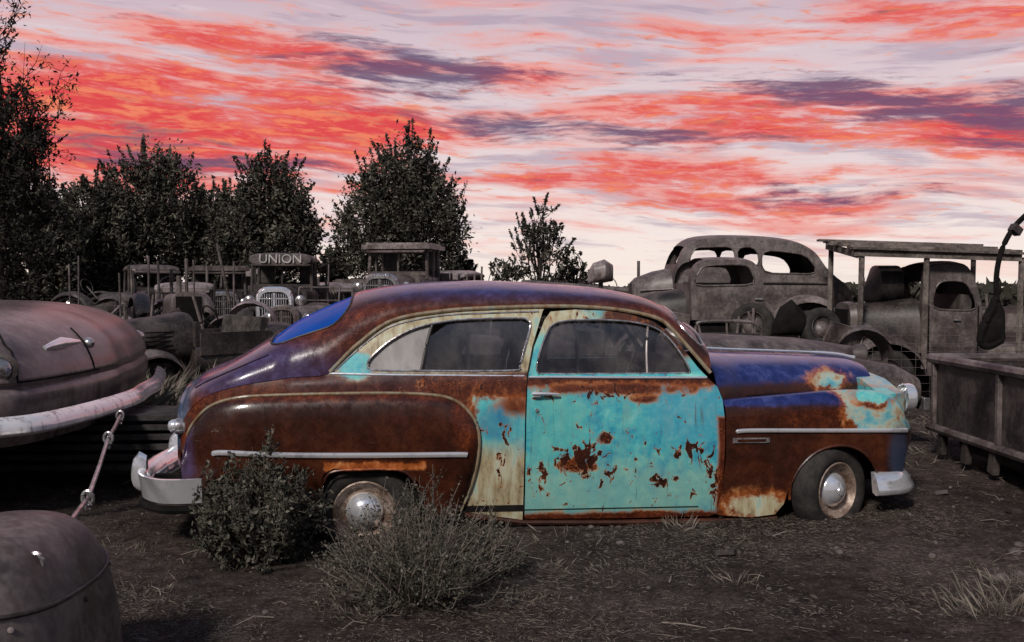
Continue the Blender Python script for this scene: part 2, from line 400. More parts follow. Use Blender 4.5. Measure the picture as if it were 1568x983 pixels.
qwin=cr([(563,556),(572,543),(600,520),(640,501),(700,490),(790,487),(808,490),(812,500),(804,532),(796,560),(788,567),(700,568),(600,567),(568,565)],4,True)
lowq=[(x,z-.004) for x,z in LD if x<=SP(835,470)[0]]
q_out=[SP(a,b) for a,b in [(831,476),(815,530),(806,577),(804,640),(803,700),(800,796),(760,791),(715,784),(705,700),(640,690),(480,690),(290,720),(277,690)]]+lowq
patch('quarter_panel',q_out,[SPs(qwin)],side,P_QUART,car,.04,.014)
patch('quarter_glass',SPs([(652,520),(700,486),(790,483),(812,486),(817,500),(808,532),(800,562),(790,571),(700,572),(640,571),(645,545)]),[],sideo(-.02),GLASS,car,.06,.004)
patch('quarter_vent_glass',SPs([(558,560),(570,540),(600,516),(640,497),(664,490),(656,525),(645,571),(600,571),(562,569)]),[],sideo(-.018),GLASSD,car,.06,.004)
dwin=cr([(822,568),(826,540),(838,508),(850,495),(880,490),(950,491),(995,499),(1020,514),(1042,541),(1056,568),(1040,571),(940,572),(840,572)],4,True)
doorside=sideo(.006)
low_o=SPs([(803,794),(805,700),(806,640),(808,579),(900,579),(1000,579),(1084,579),(1098,592),(1106,612),(1110,645),(1109,700),(1105,750),(1097,786),(1085,790),(950,793)])
up_o=SPs([(809,577),(818,530),(834,489),(843,477),(880,474),(930,476),(965,481),(1000,492),(1022,507),(1045,533),(1068,562),(1083,577),(1000,577),(900,577)])
patch('door_skin',low_o[::-1],[],doorside,P_DOOR,car,.035,.014)
patch('door_window_frame',up_o[::-1],[SPs(dwin)],doorside,P_FRAME,car,.03,.02)
patch('door_glass',SPs([(818,573),(822,536),(836,504),(850,490),(880,486),(950,487),(998,495),(1024,511),(1046,540),(1061,573)]),[],sideo(-.018),GLASS,car,.06,.004)
for lst,off,r,mt in ((dwin,.007,.007,CHROME_D),(qwin,.003,.008,CHROME_D)):
    for sg in (1,-1):
        tr.tube([(x,-sg*(ys(x,z)+off),z) for x,z in SPs(lst)],r,mt,6,True)
def both(pts,off,r,mt,n=8,flat=1,closed=False,smooth=6):
    P=SPs(cr(pts,smooth),off)
    for sg in (1,-1): tr.tube([(x,-sg*(ys(x,z)+off),z) for x,z in P],r,mt,n,closed,flat)
both([(505,572),(600,574),(700,575),(805,576)],.004,.010,CHROME)
both([(809,577),(950,578),(1082,578)],.010,.009,CHROME)
both([(992,500),(990,535),(991,571)],-.004,.008,GREY3)
both([(662,497),(655,520),(645,566)],-.004,.010,GREY2)
both([(505,570),(525,549),(548,527),(600,491),(680,476),(760,471),(835,469),(900,470),(960,476),(1008,488),(1030,505),(1050,527),(1088,571)],.010,.014,P_TRIM)
both([(512,568),(545,538),(575,514),(610,496),(680,483),(760,479),(825,477)],.002,.006,CHROME_D)
rk=MB()
for sg in (1,-1): 
    P=[U(a,b,-.87) for a,b in [(712,786),(800,798),(950,798),(1100,795),(1190,790)]]
    rk.tube([(x,-sg*.855,z-.012) for x,z in P],.018,P_SILL,8,False)
    rk.box((.1,-sg*.80,.14),(2.1,.10,.14),DARK)
rk.obj('rocker',car)
rf_top=cr([(277,700),(283,672),(297,645),(322,622),(362,610),(420,606),(550,603),(640,604),(690,611),(718,631),(733,660),(733,700),(722,745),(706,784)],5)
rf_bot=[(690,790),(655,788),(648,760),(640,737),(622,722),(600,717),(510,717),(496,726),(489,750),(486,790),(400,795),(330,785),(295,760),(280,735)]
RFO=SPs(rf_top,.05)+SPs(rf_bot,.05)
TOPP=np.array(SPs(rf_top,.05)); SA=TOPP[:-1]; SB=TOPP[1:]-TOPP[:-1]; SL=np.sum(SB*SB,1)
def rfd(x,z):
    w=np.array([x,z])-SA; t=np.clip(np.sum(w*SB,1)/SL,0,1); return float(np.min(np.linalg.norm(w-SB*t[:,None],axis=1)))
def rfm(x,z):
    s=min(1,rfd(x,z)/.13); o=.004+.065*math.sqrt(max(0,1-(1-s)**2))
    return (x,-ys(x,z)-o,z)
patch('rear_fender',RFO[::-1],[],rfm,P_RF,car,.028,.014)
for sg in (1,-1):
    tr.tube([(x,-sg*(ys(x,z)+.014),z) for x,z in TOPP[6:]],.011,P_TRIM,8)
    L=[U(a,b,-.96) for a,b in cr([(322,697),(345,694),(450,697),(600,697),(700,696),(716,697)],4)]
    tr.tube([(x,-sg*(-rfm(x,z)[1]+.008),z) for x,z in L],[.006]+[.019]*(len(L)-2)+[.004],CHROME,8,False,.6)
    L=[U(a,b,-.96) for a,b in cr([(490,760),(497,735),(512,722),(560,719),(610,720),(632,734),(645,765)],3)]
    tr.tube([(x,-sg*(-rfm(x,z)[1]+.003),z) for x,z in L],.009,P_RF,6)
xa=U(1335,640,-.9)[0]; xb=U(1391,640,-.62)[0]
def FW(x):
    w=.905
    if x>xa: s=min(1,(x-xa)/(xb-xa)); w-=.30*(1-math.sqrt(max(0,1-s**2.3)))
    return w
def FP(px,py):
    y=.9
    for _ in range(5): x,z=U(px,py,-y); y=FW(x)
    return x,z
FCp=np.array([U(a,b,-.80) for a,b in cr([(1105,612),(1160,607),(1220,602),(1280,597),(1330,597),(1362,603),(1382,618),(1392,645)],6)])
FCz=lambda x: float(np.interp(x,FCp[:,0],FCp[:,1]))
HY=lambda x: float(np.interp(x,[U(1050,0,-.8)[0],U(1110,0,-.7)[0],U(1140,0,-.6)[0],U(1318,0,-.4)[0],xb],[.80,.74,.64,.43,.36]))
RR=.11
def ff(x,v):
    W=FW(x); c=FCz(x); k=c-RR
    if v<=k:
        y=W-.05*max(0,(.45-v))**1.5; z=v
    else:
        s=v-k
        if s<=RR*pi/2: y=W-RR+RR*math.cos(s/RR); z=k+RR*math.sin(s/RR)
        else: q=s-RR*pi/2; y=W-RR-q; z=c-.12*q
    return (x,-y,z)
bot=[FP(a,b) for a,b in [(1099,789),(1150,793),(1188,788),(1201,772),(1211,742),(1227,713),(1252,691),(1284,682),(1314,688),(1337,710),(1349,745),(1362,757),(1374,745),(1383,720),(1389,690)]]
top=[(x,FCz(x)-RR+RR*pi/2+max(.02,FW(x)-RR-HY(x)+.03)) for x in np.linspace(xb,FP(1112,612)[0],22)]
bk=[FP(a,b) for a,b in [(1112,640),(1112,700),(1107,750)]]
bot=[(min(x,xb),z) for x,z in bot]
patch('front_fender',bot+[(xb,FP(1390,660)[1])]+top+bk,[],ff,P_FF,car,.03,.014)
L=[FP(a,b) for a,b in cr([(1126,661),(1150,659),(1250,659),(1350,659),(1388,659)],5)]
for sg in (1,-1):
    tr.tube([(x,-sg*(FW(x)+.010),z) for x,z in L],[.005]+[.015]*(len(L)-1),CHROME,8,False,.6)
    L2=[FP(a,b) for a,b in cr([(1209,765),(1211,742),(1227,713),(1252,691),(1284,682),(1314,688),(1337,710),(1349,745)],3)]
    tr.tube([(x,-sg*(FW(x)+.004),z) for x,z in L2],.010,P_FF,6)
    e=FP(1150,674); tr.box((e[0],-sg*(FW(e[0])+.006),e[1]),(.26,.012,.035),CHROME_D); tr.box((e[0],-sg*(FW(e[0])+.012),e[1]),(.20,.008,.018),P_FF)
    h=SP(835,603); tr.box((h[0]-.06,-sg*(ys(*h)+.02),h[1]),(.05,.04,.035),CHROME); tr.tube([(h[0]-.09,-sg*(ys(*h)+.035),h[1]+.005),(h[0]-.02,-sg*(ys(*h)+.045),h[1]+.006),(h[0]+.09,-sg*(ys(*h)+.038),h[1])],[.014,.013,.007],CHROME,8)
    h=SP(822,628); tr.lathe([(.0,.012),(.012,.012),(.014,0)],(h[0],-sg*(ys(*h)+.006),h[1]),(0,-sg,0),CHROME_D,12)
    tr.lathe([(.10,-.05),(.105,.0),(.098,.02),(.085,.025),(.05,.04),(0,.045)],(xb-.02,-sg*.66,.80),(1,0,0),CHROME,24)
HC=np.array([U(a,b,c) for a,b,c in cr([(1052,540,0),(1068,537,0),(1120,539,0),(1180,541,0),(1250,544,0),(1290,548,0),(1308,556,0),(1318,575,-.1),(1322,600,-.2)],6)])
HL=np.array([U(a,b,c) for a,b,c in cr([(1060,600,-.82),(1090,608,-.78),(1112,613,-.73),(1200,605,-.55),(1280,600,-.46),(1322,604,-.42)],6)])
def hood(x,t):
    c=float(np.interp(x,HC[:,0],HC[:,1])); l=float(np.interp(x,HL[:,0],HL[:,1]))-.02; a=abs(t)*pi/2
    y=HY(x)*math.sin(a)**.85; z=l+max(.01,c-l)*math.cos(a)**.7
    z+=.012*math.exp(-(y/.03)**2)
    return (x,math.copysign(y,t),z)
hx0=HC[0,0]+.02; hx1=HC[:,0].max()
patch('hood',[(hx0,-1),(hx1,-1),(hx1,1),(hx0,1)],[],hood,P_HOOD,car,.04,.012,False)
tr.tube([tuple(np.array(hood(x,0))+np.array((0,0,.012))) for x in np.linspace(U(1072,0,0)[0],hx1-.06,24)]+[(hx1-.01,0,hood(hx1-.08,0)[2])],[.008]*18+[.012]*7,CHROME,8)
tr.tube([hood(x,-.97) for x in np.linspace(hx0+.25,hx1,14)],.006,DARK,6)
ns=MB()
ns.rings([[(xb-.10+dx,y,z) for y,z in [(-w,.30),(-w,zt),(-w*.6,zt+.08),(0,zt+.12),(w*.6,zt+.08),(w,zt),(w,.30)]] for dx,w,zt in ((-.2,.80,.84),(0,.74,.84),(.06,.66,.78))],P_FF,True)
for z in (.40,.47,.54,.61): ns.tube([(xb-.04+.05*math.cos(y*1.6),y,z) for y in np.linspace(-.62,.62,13)],.014,CHROME,6)
ns.obj('grille',car)
tr.obj('chrome_trim',car)
def sweep(mb,path,sec,mat):
    R=[];P=[Vector(p) for p in path]
    for i,p in enumerate(P):
        t=(P[min(i+1,len(P)-1)]-P[max(i-1,0)]).normalized(); o=t.cross(Vector((0,0,1))).normalized()
        R.append([p+o*a+Vector((0,0,b)) for a,b in sec])
    mb.rings(R,mat,True)
secB=[(-.02,-.070),(.030,-.085),(.058,-.078),(.072,-.055),(.070,-.032),(.056,-.014),(.050,.004),(.040,.026),(.020,.048),(-.004,.064),(-.03,.074),(-.045,.070)]
secR=[(a*1.15,b*1.15) for a,b in secB]
bp=MB()
bl=U(224,730,-.45)[0]; br=U(311,762,-.97)[0]
pth=cr([(br,-.97,.275),(br-.16,-.965,.27),(br-.29,-.90,.265),(bl+.06,-.68,.26),(bl-.0,-.35,.26),(bl-.02,0,.26)],6)
pth=pth+[(x,-y,z) for x,y,z in pth[::-1][1:]]
sweep(bp,pth[::-1],[(-a,b) for a,b in secR],CHROME)
bp.tube([(x-.02,y*1.0,z-.125) for x,y,z in pth],.028,DARK,8)
for y in (-.50,.50):
    bp.se([(bl-.085,y,.30,.012,.05),(bl-.07,y,.31,.028,.10),(bl-.03,y,.32,.034,.14),(bl+.02,y,.31,.03,.12)],CHROME,16,2.2)
    bp.box((bl+.22,y*.9,.26),(.4,.05,.06),DARK)
    xx,zz=U(262,652,-.66); bp.lathe([(0,.05),(.025,.045),(.042,.025),(.046,0),(.04,-.08)],(xx+.03,y*1.34,zz),(-1,-.25*(1 if y<0 else -1),.1),CHROME,18); bp.lathe([(.05,.0),(.056,-.01),(.05,-.09)],(xx+.03,y*1.34,zz),(-1,-.25*(1 if y<0 else -1),.1),CHROME_D,18)
fr=U(1404,745,-.55)[0]-.20; fe=U(1340,762,-.93)[0]-.03
pth=cr([(fe+.02,-.93,.235),(fe+.10,-.92,.235),(fr-.06,-.84,.235),(fr+.04,-.58,.235),(fr+.09,0,.235)],6); pth=pth+[(x,-y,z) for x,y,z in pth[::-1][1:]]
sweep(bp,pth,secB,CHROME)
for y in (-.5,.5): bp.box((fr-.15,y,.24),(.35,.05,.06),DARK)
bp.obj('bumpers',car)
def wheel(mb,c,ax,R=.335,k=1.0,rim=WHEELM,cap=CHROME,wd=.09,n=40):
    s=R/.335
    mb.lathe([(r*s,h*wd/.09) for r,h in [(.200,.06),(.215,.082),(.25,.094),(.285,.098),(.315,.084),(.332,.06),(.335,.0),(.332,-.06),(.31,-.09),(.25,-.095),(.2,-.07)]],c,ax,RUBBER,n)
    mb.lathe([(r*s,h*wd/.09) for r,h in [(.212,.066),(.214,.080),(.205,.086),(.196,.074),(.186,.05),(.165,.035),(.14,.03),(.118,.035)]],c,ax,rim,n)
    mb.lathe([(r*s,h*wd/.09) for r,h in [(.128,.03),(.128,.045),(.118,.062),(.10,.07),(.09,.085),(.06,.10),(.035,.107),(.03,.115),(0,.118)]],c,ax,cap,n)
    mb.lathe([(.0,-.05),(.21*s,-.05)],c,ax,DARK,24)
wh=MB()
x,z=U(558,784,-.86); wheel(wh,(x,-.80,z),(0,-1,0)); wheel(wh,(x,.80,z),(0,1,0))
x,z=U(1272,750,-.84); sa=math.radians(28)
wheel(wh,(x,-.80,z),(math.sin(sa),-math.cos(sa),0),.315); wheel(wh,(x,.80,z),(-math.sin(sa),math.cos(sa),0),.315)
wh.obj('wheels',car)
it=MB()
xi0=U(330,700,-.6)[0]; xi1=U(1360,700,-.6)[0]
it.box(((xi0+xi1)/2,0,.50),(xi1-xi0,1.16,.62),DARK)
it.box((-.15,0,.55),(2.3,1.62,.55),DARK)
for x0 in (.28,-.75):
    it.box((x0-.22,0,.98),(.16,1.30,.52),SEAT,0,-.22); it.box((x0,0,.84),(.5,1.3,.16),SEAT)
it.box((1.02,0,.95),(.28,1.40,.22),SEAT)
it.tube([(.72+.07*math.sin(a),-.36+.21*math.cos(a),1.05+.19*math.sin(a)) for a in np.linspace(0,2*pi,25)[:-1]],.012,SEAT,6,True)
it.tube([(.72,-.36,1.05),(1.0,-.36,.92)],.02,SEAT,6)
it.box((-.62,.2,1.16),(.35,.05,.34),PALE,.3,.5); it.tube([(-.42,-.2,.9),(-.43,-.15,1.25),(-.45,-.1,1.45)],.016,PALE,6)
it.tube([(.42,-.1,.9),(.40,-.1,1.2),(.36,0,1.5)],.014,PALE,6); it.box((.05,.3,1.22),(.3,.3,.14),SEAT,.4,.3)
it.obj('interior',car,.02)
# ------------------------------------------------------------------ OTHER VEHICLES
def arcfender(b,xc,zc,rad,y0,y1,mat,a0=-.1,a1=pi*.93,n=14):
    R=[]; s=1 if y1>y0 else -1; w=abs(y1-y0)
    for a in np.linspace(a0,a1,n):
        cx=xc+rad*1.04*math.cos(a); cz=zc+rad*math.sin(a)
        R.append([(cx,y0,cz-.02),(cx,y0+s*w*.3,cz+.03),(cx,y0+s*w*.75,cz+.02),(cx,y1,cz-.06),(cx,y1,cz-.09),(cx,y0+s*w*.5,cz-.02)])
    b.rings(R,mat,True)
def hoodrad(b,body,grm,hood_h,x0=.70,w=1):
    b.se([(x0,0,1.08,.52*w,.42),(x0+.3,0,1.07,.47*w,hood_h-1.0),(x0+.8,0,1.05,.41*w,hood_h-1.03),(x0+1.08,0,1.03,.37*w,hood_h-1.05)],body,26,3.2)
    b.se([(x0+1.08,0,1.0,.40,.45),(x0+1.14,0,1.0,.42,.47),(x0+1.22,0,1.0,.38,.43)],grm,26,3.5)
    b.se([(x0+1.20,0,.99,.33,.37),(x0+1.235,0,.99,.32,.36)],DARK,24,3.5)
    xx=x0+1.245
    for y in np.linspace(-.26,.26,11): b.tube([(xx,y,.68),(xx+.005,y,1.31)],.010,grm,4)
    for z in (.8,1.0,1.2): b.box((xx,0,z),(.02,.60,.02),grm)
    b.box((xx,0,1.0),(.02,.05,.66),grm)
    for z in np.linspace(.85,1.2,6):
        for sg in (-1,1): b.box((x0+.55,sg*.455*w,z),(.5,.012,.02),DARK)
    for y in (-.56,.56):
        b.lathe([(0,-.16),(.06,-.14),(.10,-.05),(.115,.03),(.12,.05),(.11,.06),(.05,.085),(0,.09)],(xx-.2,y,1.16),(1,0,0),CHROME_D,18)
    b.tube([(xx-.22,-.56,1.04),(xx-.22,.56,1.04)],.02,GREY2,6)
def old_truck(name,loc,yaw,s=1,body=GREY1,roofm=GREY3,boxy=False,bed=True,text=None,hood_h=1.42,visor=True,grm=CHROME_D):
    e=empty(name,loc,yaw,s); b=MB()
    for y in (-.38,.38): b.box((-.9,y,.58),(5.0,.08,.14),GREY2)
    b.se([(-.55,0,1.02,.74,.42),(-.5,0,1.02,.78,.44),(.2,0,1.02,.78,.44),(.62,0,1.02,.70,.43),(.80,0,1.05,.60,.40)],body,28,5)
    for sg in (-1,1):
        b.tube([(.45,sg*.785,1.38),(.45,sg*.79,.7)],.008,DARK,4); b.tube([(-.3,sg*.785,1.38),(-.3,sg*.79,.7)],.008,DARK,4); b.box((-.2,sg*.80,1.25),(.1,.03,.02),CHROME_D)
    zr=2.02
    for x in (-.48,.58):
        for y in (-.70,.70): b.tube([(x,y,1.35),(x-(.0 if x<0 else .06),y*.96,zr+.03)],.04,body,8)
    b.box((.02,-.70,1.72),(.05,.04,.62),body); b.box((.02,.70,1.72),(.05,.04,.62),body)
    b.box((.56,0,1.73),(.03,.035,.60),body); b.box((.57,0,1.48),(.05,1.36,.09),body); b.box((.54,0,1.98),(.05,1.34,.10),body)
    b.box((-.5,0,1.50),(.05,1.36,.14),body); b.box((-.5,.5,1.75),(.05,.4,.55),body); b.box((-.5,-.5,1.75),(.05,.4,.55),body)
    b.tube([(.35,.35+.2*math.cos(a),1.45+.2*math.sin(a)) for a in np.linspace(0,2*pi,17)[:-1]],.012,DARK,5,True)
    if boxy:
        b.box((.05,0,zr+.07),(1.45,1.62,.10),roofm); b.box((.05,0,zr+.14),(1.3,1.45,.05),roofm)
    else:
        b.se([(-.60,0,zr+.02,.60,.05),(-.56,0,zr+.06,.72,.10),(-.2,0,zr+.09,.77,.14),(.4,0,zr+.08,.76,.13),(.60,0,zr+.04,.73,.09),(.66,0,zr+.02,.66,.05)],roofm,28,2.8)
    if visor: b.box((.72,0,zr-.02),(.22,1.36,.03),roofm,0,.25)
    hoodrad(b,body,grm,hood_h)
    for sg in (-1,1):
        arcfender(b,1.32,.45,.50,sg*.50,sg*.90,body); b.box((.15,sg*.80,.52),(1.5,.24,.04),GREY2)
        for x in (1.32,-2.2): wheel(b,(x,sg*.74,.42),(0,sg,0),.42,1,GREY2,GREY2,.08,24)
    b.box((2.15,0,.60),(.05,1.6,.12),GREY2)
    if bed:
        b.box((-2.0,0,.86),(2.8,1.9,.08),WOOD)
        for sg in (-1,1):
            for z in (1.05,1.25): b.box((-2.0,sg*.93,z),(2.8,.03,.14),WOOD)
            for x in (-3.3,-2.4,-1.5,-.7): b.box((x,sg*.96,1.15),(.06,.05,.7),WOOD)
        b.box((-.62,0,1.2),(.05,1.85,.6),WOOD)
    b.obj('body',e,.012)
    if text:
        c=bpy.data.curves.new('lettering','FONT'); c.body=text; c.size=.30; c.extrude=.008; c.align_x='CENTER'; c.align_y='CENTER'
        o=bpy.data.objects.new('lettering',c); scn.collection.objects.link(o); o.parent=e; o.location=(.83,0,zr+.09); o.rotation_euler=(pi/2-.2,0,pi/2); c.materials.append(PALE)
        b2=MB(); b2.se([(.55,0,zr+.07,.75,.16),(.74,0,zr+.08,.74,.16),(.80,0,zr+.08,.70,.13)],roofm,24,3); b2.obj('sign_board',e)
    return e
def open_car(name,loc,yaw,s=1,body=GREY2,ws=True):
    e=empty(name,loc,yaw,s); b=MB(); hoodrad(b,body,GREY1,1.38,.45)
    b.se([(-1.5,0,.85,.5,.25),(-1.35,0,.95,.68,.35),(-.8,0,.95,.70,.33),(-.75,0,.95,.66,.20)],body,24,4)
    b.se([(-.8,0,.70,.70,.20),(.5,0,.72,.66,.20)],body,24,5)
    for sg in (-1,1): b.box((-.2,sg*.67,1.0),(1.3,.04,.36),body)
    b.box((.45,0,1.15),(.08,1.2,.4),body); b.box((-.75,0,1.2),(.14,1.2,.4),SEAT,0,-.2)
    b.tube([(.05+.08*math.sin(a),.3+.2*math.cos(a),1.42+.18*math.sin(a)) for a in np.linspace(0,2*pi,17)[:-1]],.014,DARK,5,True); b.tube([(.05,.3,1.42),(.45,.3,1.2)],.015,DARK,5)
    if ws:
        for y in (-.6,.6): b.tube([(.47,y,1.3),(.40,y,1.85)],.022,body,6)
        b.tube([(.40,-.6,1.85),(.40,.6,1.85)],.022,body,6); b.tube([(.44,-.6,1.55),(.44,.6,1.55)],.015,body,6)
    for sg in (-1,1):
        arcfender(b,1.25,.45,.48,sg*.48,sg*.86,GREY1); arcfender(b,-1.1,.45,.48,sg*.6,sg*.88,GREY1,0,pi); b.box((.1,sg*.78,.48),(1.4,.24,.04),GREY2)
        for x in (1.25,-1.1): wheel(b,(x,sg*.7,.38),(0,sg,0),.38,1,GREY2,GREY2,.06,24)
    b.obj('body',e,.01); return e
def tractor(name,loc,yaw,s=1,mat=GREY2):
    e=empty(name,loc,yaw,s); b=MB()
    b.se([(0,0,1.05,.25,.3),(.2,0,1.1,.27,.3),(1.3,0,1.1,.24,.28)],mat,20,4); b.se([(1.3,0,1.05,.30,.38),(1.42,0,1.05,.30,.38)],GREY1,20,5); b.box((1.43,0,1.05),(.02,.48,.6),DARK)
    b.box((0,0,.75),(1.4,.3,.4),DARK); b.tube([(.7,.1,1.35),(.7,.1,2.1)],.035,mat,8); b.tube([(1.0,-.1,1.35),(1.0,-.1,1.75)],.05,mat,8)
    b.tube([(-.2,0,1.2),(-.55,0,1.55)],.02,mat,6); b.tube([(-.55-.08*math.sin(a),.22*math.cos(a),1.55+.2*math.sin(a)) for a in np.linspace(0,2*pi,17)[:-1]],.014,mat,5,True)
    b.se([(-1.1,0,1.25,.22,.04),(-.8,0,1.2,.24,.04),(-.75,0,1.22,.2,.03)],GREY1,16,2.5); b.tube([(-.9,0,1.2),(-.5,0,.8)],.03,mat,6)
    for sg in (-1,1):
        c=(-.55,sg*.62,.65); b.lathe([(.60,-.08),(.66,-.06),(.66,.06),(.60,.08),(.57,.06),(.57,-.06),(.60,-.08)],c,(0,1,0),RUBBER,28)
        for i in range(12):
            a=2*pi*i/12; b.tube([(c[0],c[1],c[2]),(c[0]+.58*math.cos(a),c[1],c[2]+.58*math.sin(a))],.012,GREY1,4)
        b.lathe([(0,-.1),(.1,-.1),(.1,.1),(0,.1)],c,(0,1,0),mat,12)
        arcfender(b,-.55,.68,.72,sg*.45,sg*.78,mat,.5,2.4,10)
        wheel(b,(1.2,sg*.5,.34),(0,sg,0),.32,1,GREY2,GREY1,.06,20)
    b.obj('body',e,.01); return e
F=-pi/2
old_truck('vintage_truck',(gx(428,24),24.6,.12),F+.10,1.02,GREY2,GREY1,False,True,'UNION',1.42,True,CHROME)
old_truck('vintage_truck',(gx(617,25),25.5,.35),F-.18,1.08,GREY1,GREY3,True,True,None,1.40,True,CHROME_D)
old_truck('vintage_truck',(gx(335,31),31,-.1),F+.35,1.08,GREY2,GREY1,True,True)
old_truck('vintage_truck',(gx(232,33),33,.0),F+.6,1.05,GREY2,GREY1,False,False)
old_truck('vintage_truck',(gx(695,30),30,-.2),F-.5,1.03,GREY1,GREY3,False,False)
old_truck('vintage_truck',(gx(548,35),35,-.3),F+.1,1.0,GREY2,GREY1,True,True)
old_truck('vintage_truck',(gx(150,38),38,-.2),F+.6,1.05,GREY2,GREY2,True,True)
old_truck('vintage_truck',(gx(505,29),29,-.5),F+.7,1.0,GREY1,GREY3,False,True)
old_truck('vintage_truck',(gx(60,34),34,-.2),F+1.1,1.0,GREY2,GREY1,False,True)
old_truck('vintage_truck',(gx(860,42),42,-.3),F-.9,1.0,GREY2,GREY1,True,True)
old_truck('vintage_truck',(gx(380,34),34,.0),F-.3,1.0,GREY1,GREY3,False,True)
old_truck('vintage_truck',(gx(285,27),27,-.5),F+.2,1.0,GREY1,GREY3,False,False)
open_car('open_touring_car',(gx(312,16.5),16.5,-.30),F-.75,1.0,GREY2,False)
open_car('open_touring_car',(gx(500,23),23.5,-.25),F-.5,1.0,GREY1,True)
tractor('old_tractor',(gx(256,21),21.5,0),F+.5,1.05,GREY1)
tractor('old_tractor',(gx(955,22),22,.1),F+2.4,1.0,GREY1)
tractor('old_tractor',(gx(160,28),28,0),F+1.3,1.05)
sc_=empty('scrap_metal_heap',(0,0,0)); b=MB(); r=np.random.default_rng(77)
for i in range(105):
    px=r.choice([r.uniform(105,400),r.uniform(460,540),r.uniform(640,1060),r.uniform(1300,1560)],p=[.55,.12,.2,.13]); D=r.uniform(17,30); x=gx(px,D); k=r.integers(0,5)
    if k==0: b.tube([(x,D,-.1),(x+r.normal()*.25,D,r.uniform(1.0,2.0))],.03,GREY1,6)
    elif k==1: b.box((x,D,r.uniform(.3,.9)),(r.uniform(.5,1.4),.04,r.uniform(.3,.9)),GREY2 if r.random()<.5 else GREY1,r.uniform(-1,1),r.uniform(-.6,.6),r.uniform(-.5,.5))
    elif k==2: arcfender(b,x,.3+r.uniform(0,.6),.45,D,D+.35,GREY1 if r.random()<.6 else GREY3,0,pi,10)
    elif k==3: wheel(b,(x,D,.36),(r.normal()*.5,-1,.2),.38,1,GREY2,GREY1,.07,20)
    else: b.tube([(x,D,r.uniform(.2,1.)),(x+r.uniform(-1.2,1.2),D+.4,r.uniform(.3,1.4))],.035,GREY1,6)
for px,py,D in ((108,405,25),(120,392,26),(228,392,24),(246,400,24),(205,410,27),(300,398,26),(318,408,28),(186,418,24),(262,412,23),(358,400,27),(500,405,26),(735,408,27),(1325,425,20)):
    b.tube([(gx(px,D),D,0),(gx(px+random.uniform(-4,4),D),D,gz(py,D))],random.uniform(.02,.045),WOOD if px%2 else GREY1,6)
D=24; b.tube([(gx(352,D),D,1.2),(gx(333,D),D,gz(373,D))],[.05,.03],WOOD,6)
b.tube([(gx(800,19),19,gz(433,19)),(gx(1052,17),17,gz(452,17))],.06,GREY1,8); b.box((gx(1050,17),17,.9),(.08,.08,1.8),GREY1); b.box((gx(860,18.6),18.6,.7),(.08,.08,1.7),GREY1)
D=17; b.se([(gx(900,D),D,gz(425,D),.02,.10),(gx(908,D),D,gz(418,D),.20,.17),(gx(925,D),D,gz(415,D),.26,.2),(gx(938,D),D,gz(418,D),.1,.14)],GREY3,20,2.5)
b.tube([(gx(920,D),D,gz(425,D)),(gx(920,D),D,-.1)],.04,GREY2,6)
b.obj('pieces',sc_,.006)
sp_=empty('stacked_car_parts',(0,0,0)); b=MB(); D=11.6
b.se([(gx(1183,D),D,gz(505,D),.03,.06),(gx(1195,D),D,gz(492,D),.12,.17),(gx(1212,D),D,gz(486,D),.16,.21),(gx(1230,D),D,gz(496,D),.12,.14),(gx(1243,D),D,gz(508,D),.03,.04)],DARK,18,2.2)
b.tube([(gx(a,D),D-.1,gz(c,D)) for a,c in cr([(1062,528),(1064,500),(1075,492),(1140,492),(1158,500),(1164,526),(1150,532),(1080,532)],3,True)],.022,GREY1,8,True)
b.tube([(gx(1110,D),D-.1,gz(494,D)),(gx(1112,D),D-.1,gz(530,D))],.015,GREY1,6)
b.box((gx(1110,D),D+.15,gz(528,D)),(.8,.5,.25),GREY2,.1)
wheel(b,(gx(1258,D),D,gz(505,D)),(.3,-1,.25),.26,1,GREY2,GREY1,.07,28); wheel(b,(gx(1165,D),D+.4,gz(500,D)),(-.5,-1,.1),.27,1,GREY2,GREY1,.07,28)
b.box((gx(1290,D),D,gz(520,D)),(.5,.04,.35),GREY1,.4,.25,.3); b.box((gx(1030,D),D+.6,gz(500,D)),(.6,.04,.35),GREY1,-.3,.15,.2)
arcfender(b,gx(1320,D),gz(545,D),.33,D-.1,D+.3,GREY1,0,pi,12)
for i in range(9): x=gx(1070+i*30,D); b.tube([(x,D+.3,.5),(x+random.uniform(-.3,.3),D+.3,gz(random.uniform(470,510),D))],.018,GREY1,6)
b.box((gx(1180,D),D+.3,.55),(2.6,.9,.25),GREY2)
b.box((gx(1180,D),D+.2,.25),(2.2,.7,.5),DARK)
b.obj('pieces',sp_,.006)
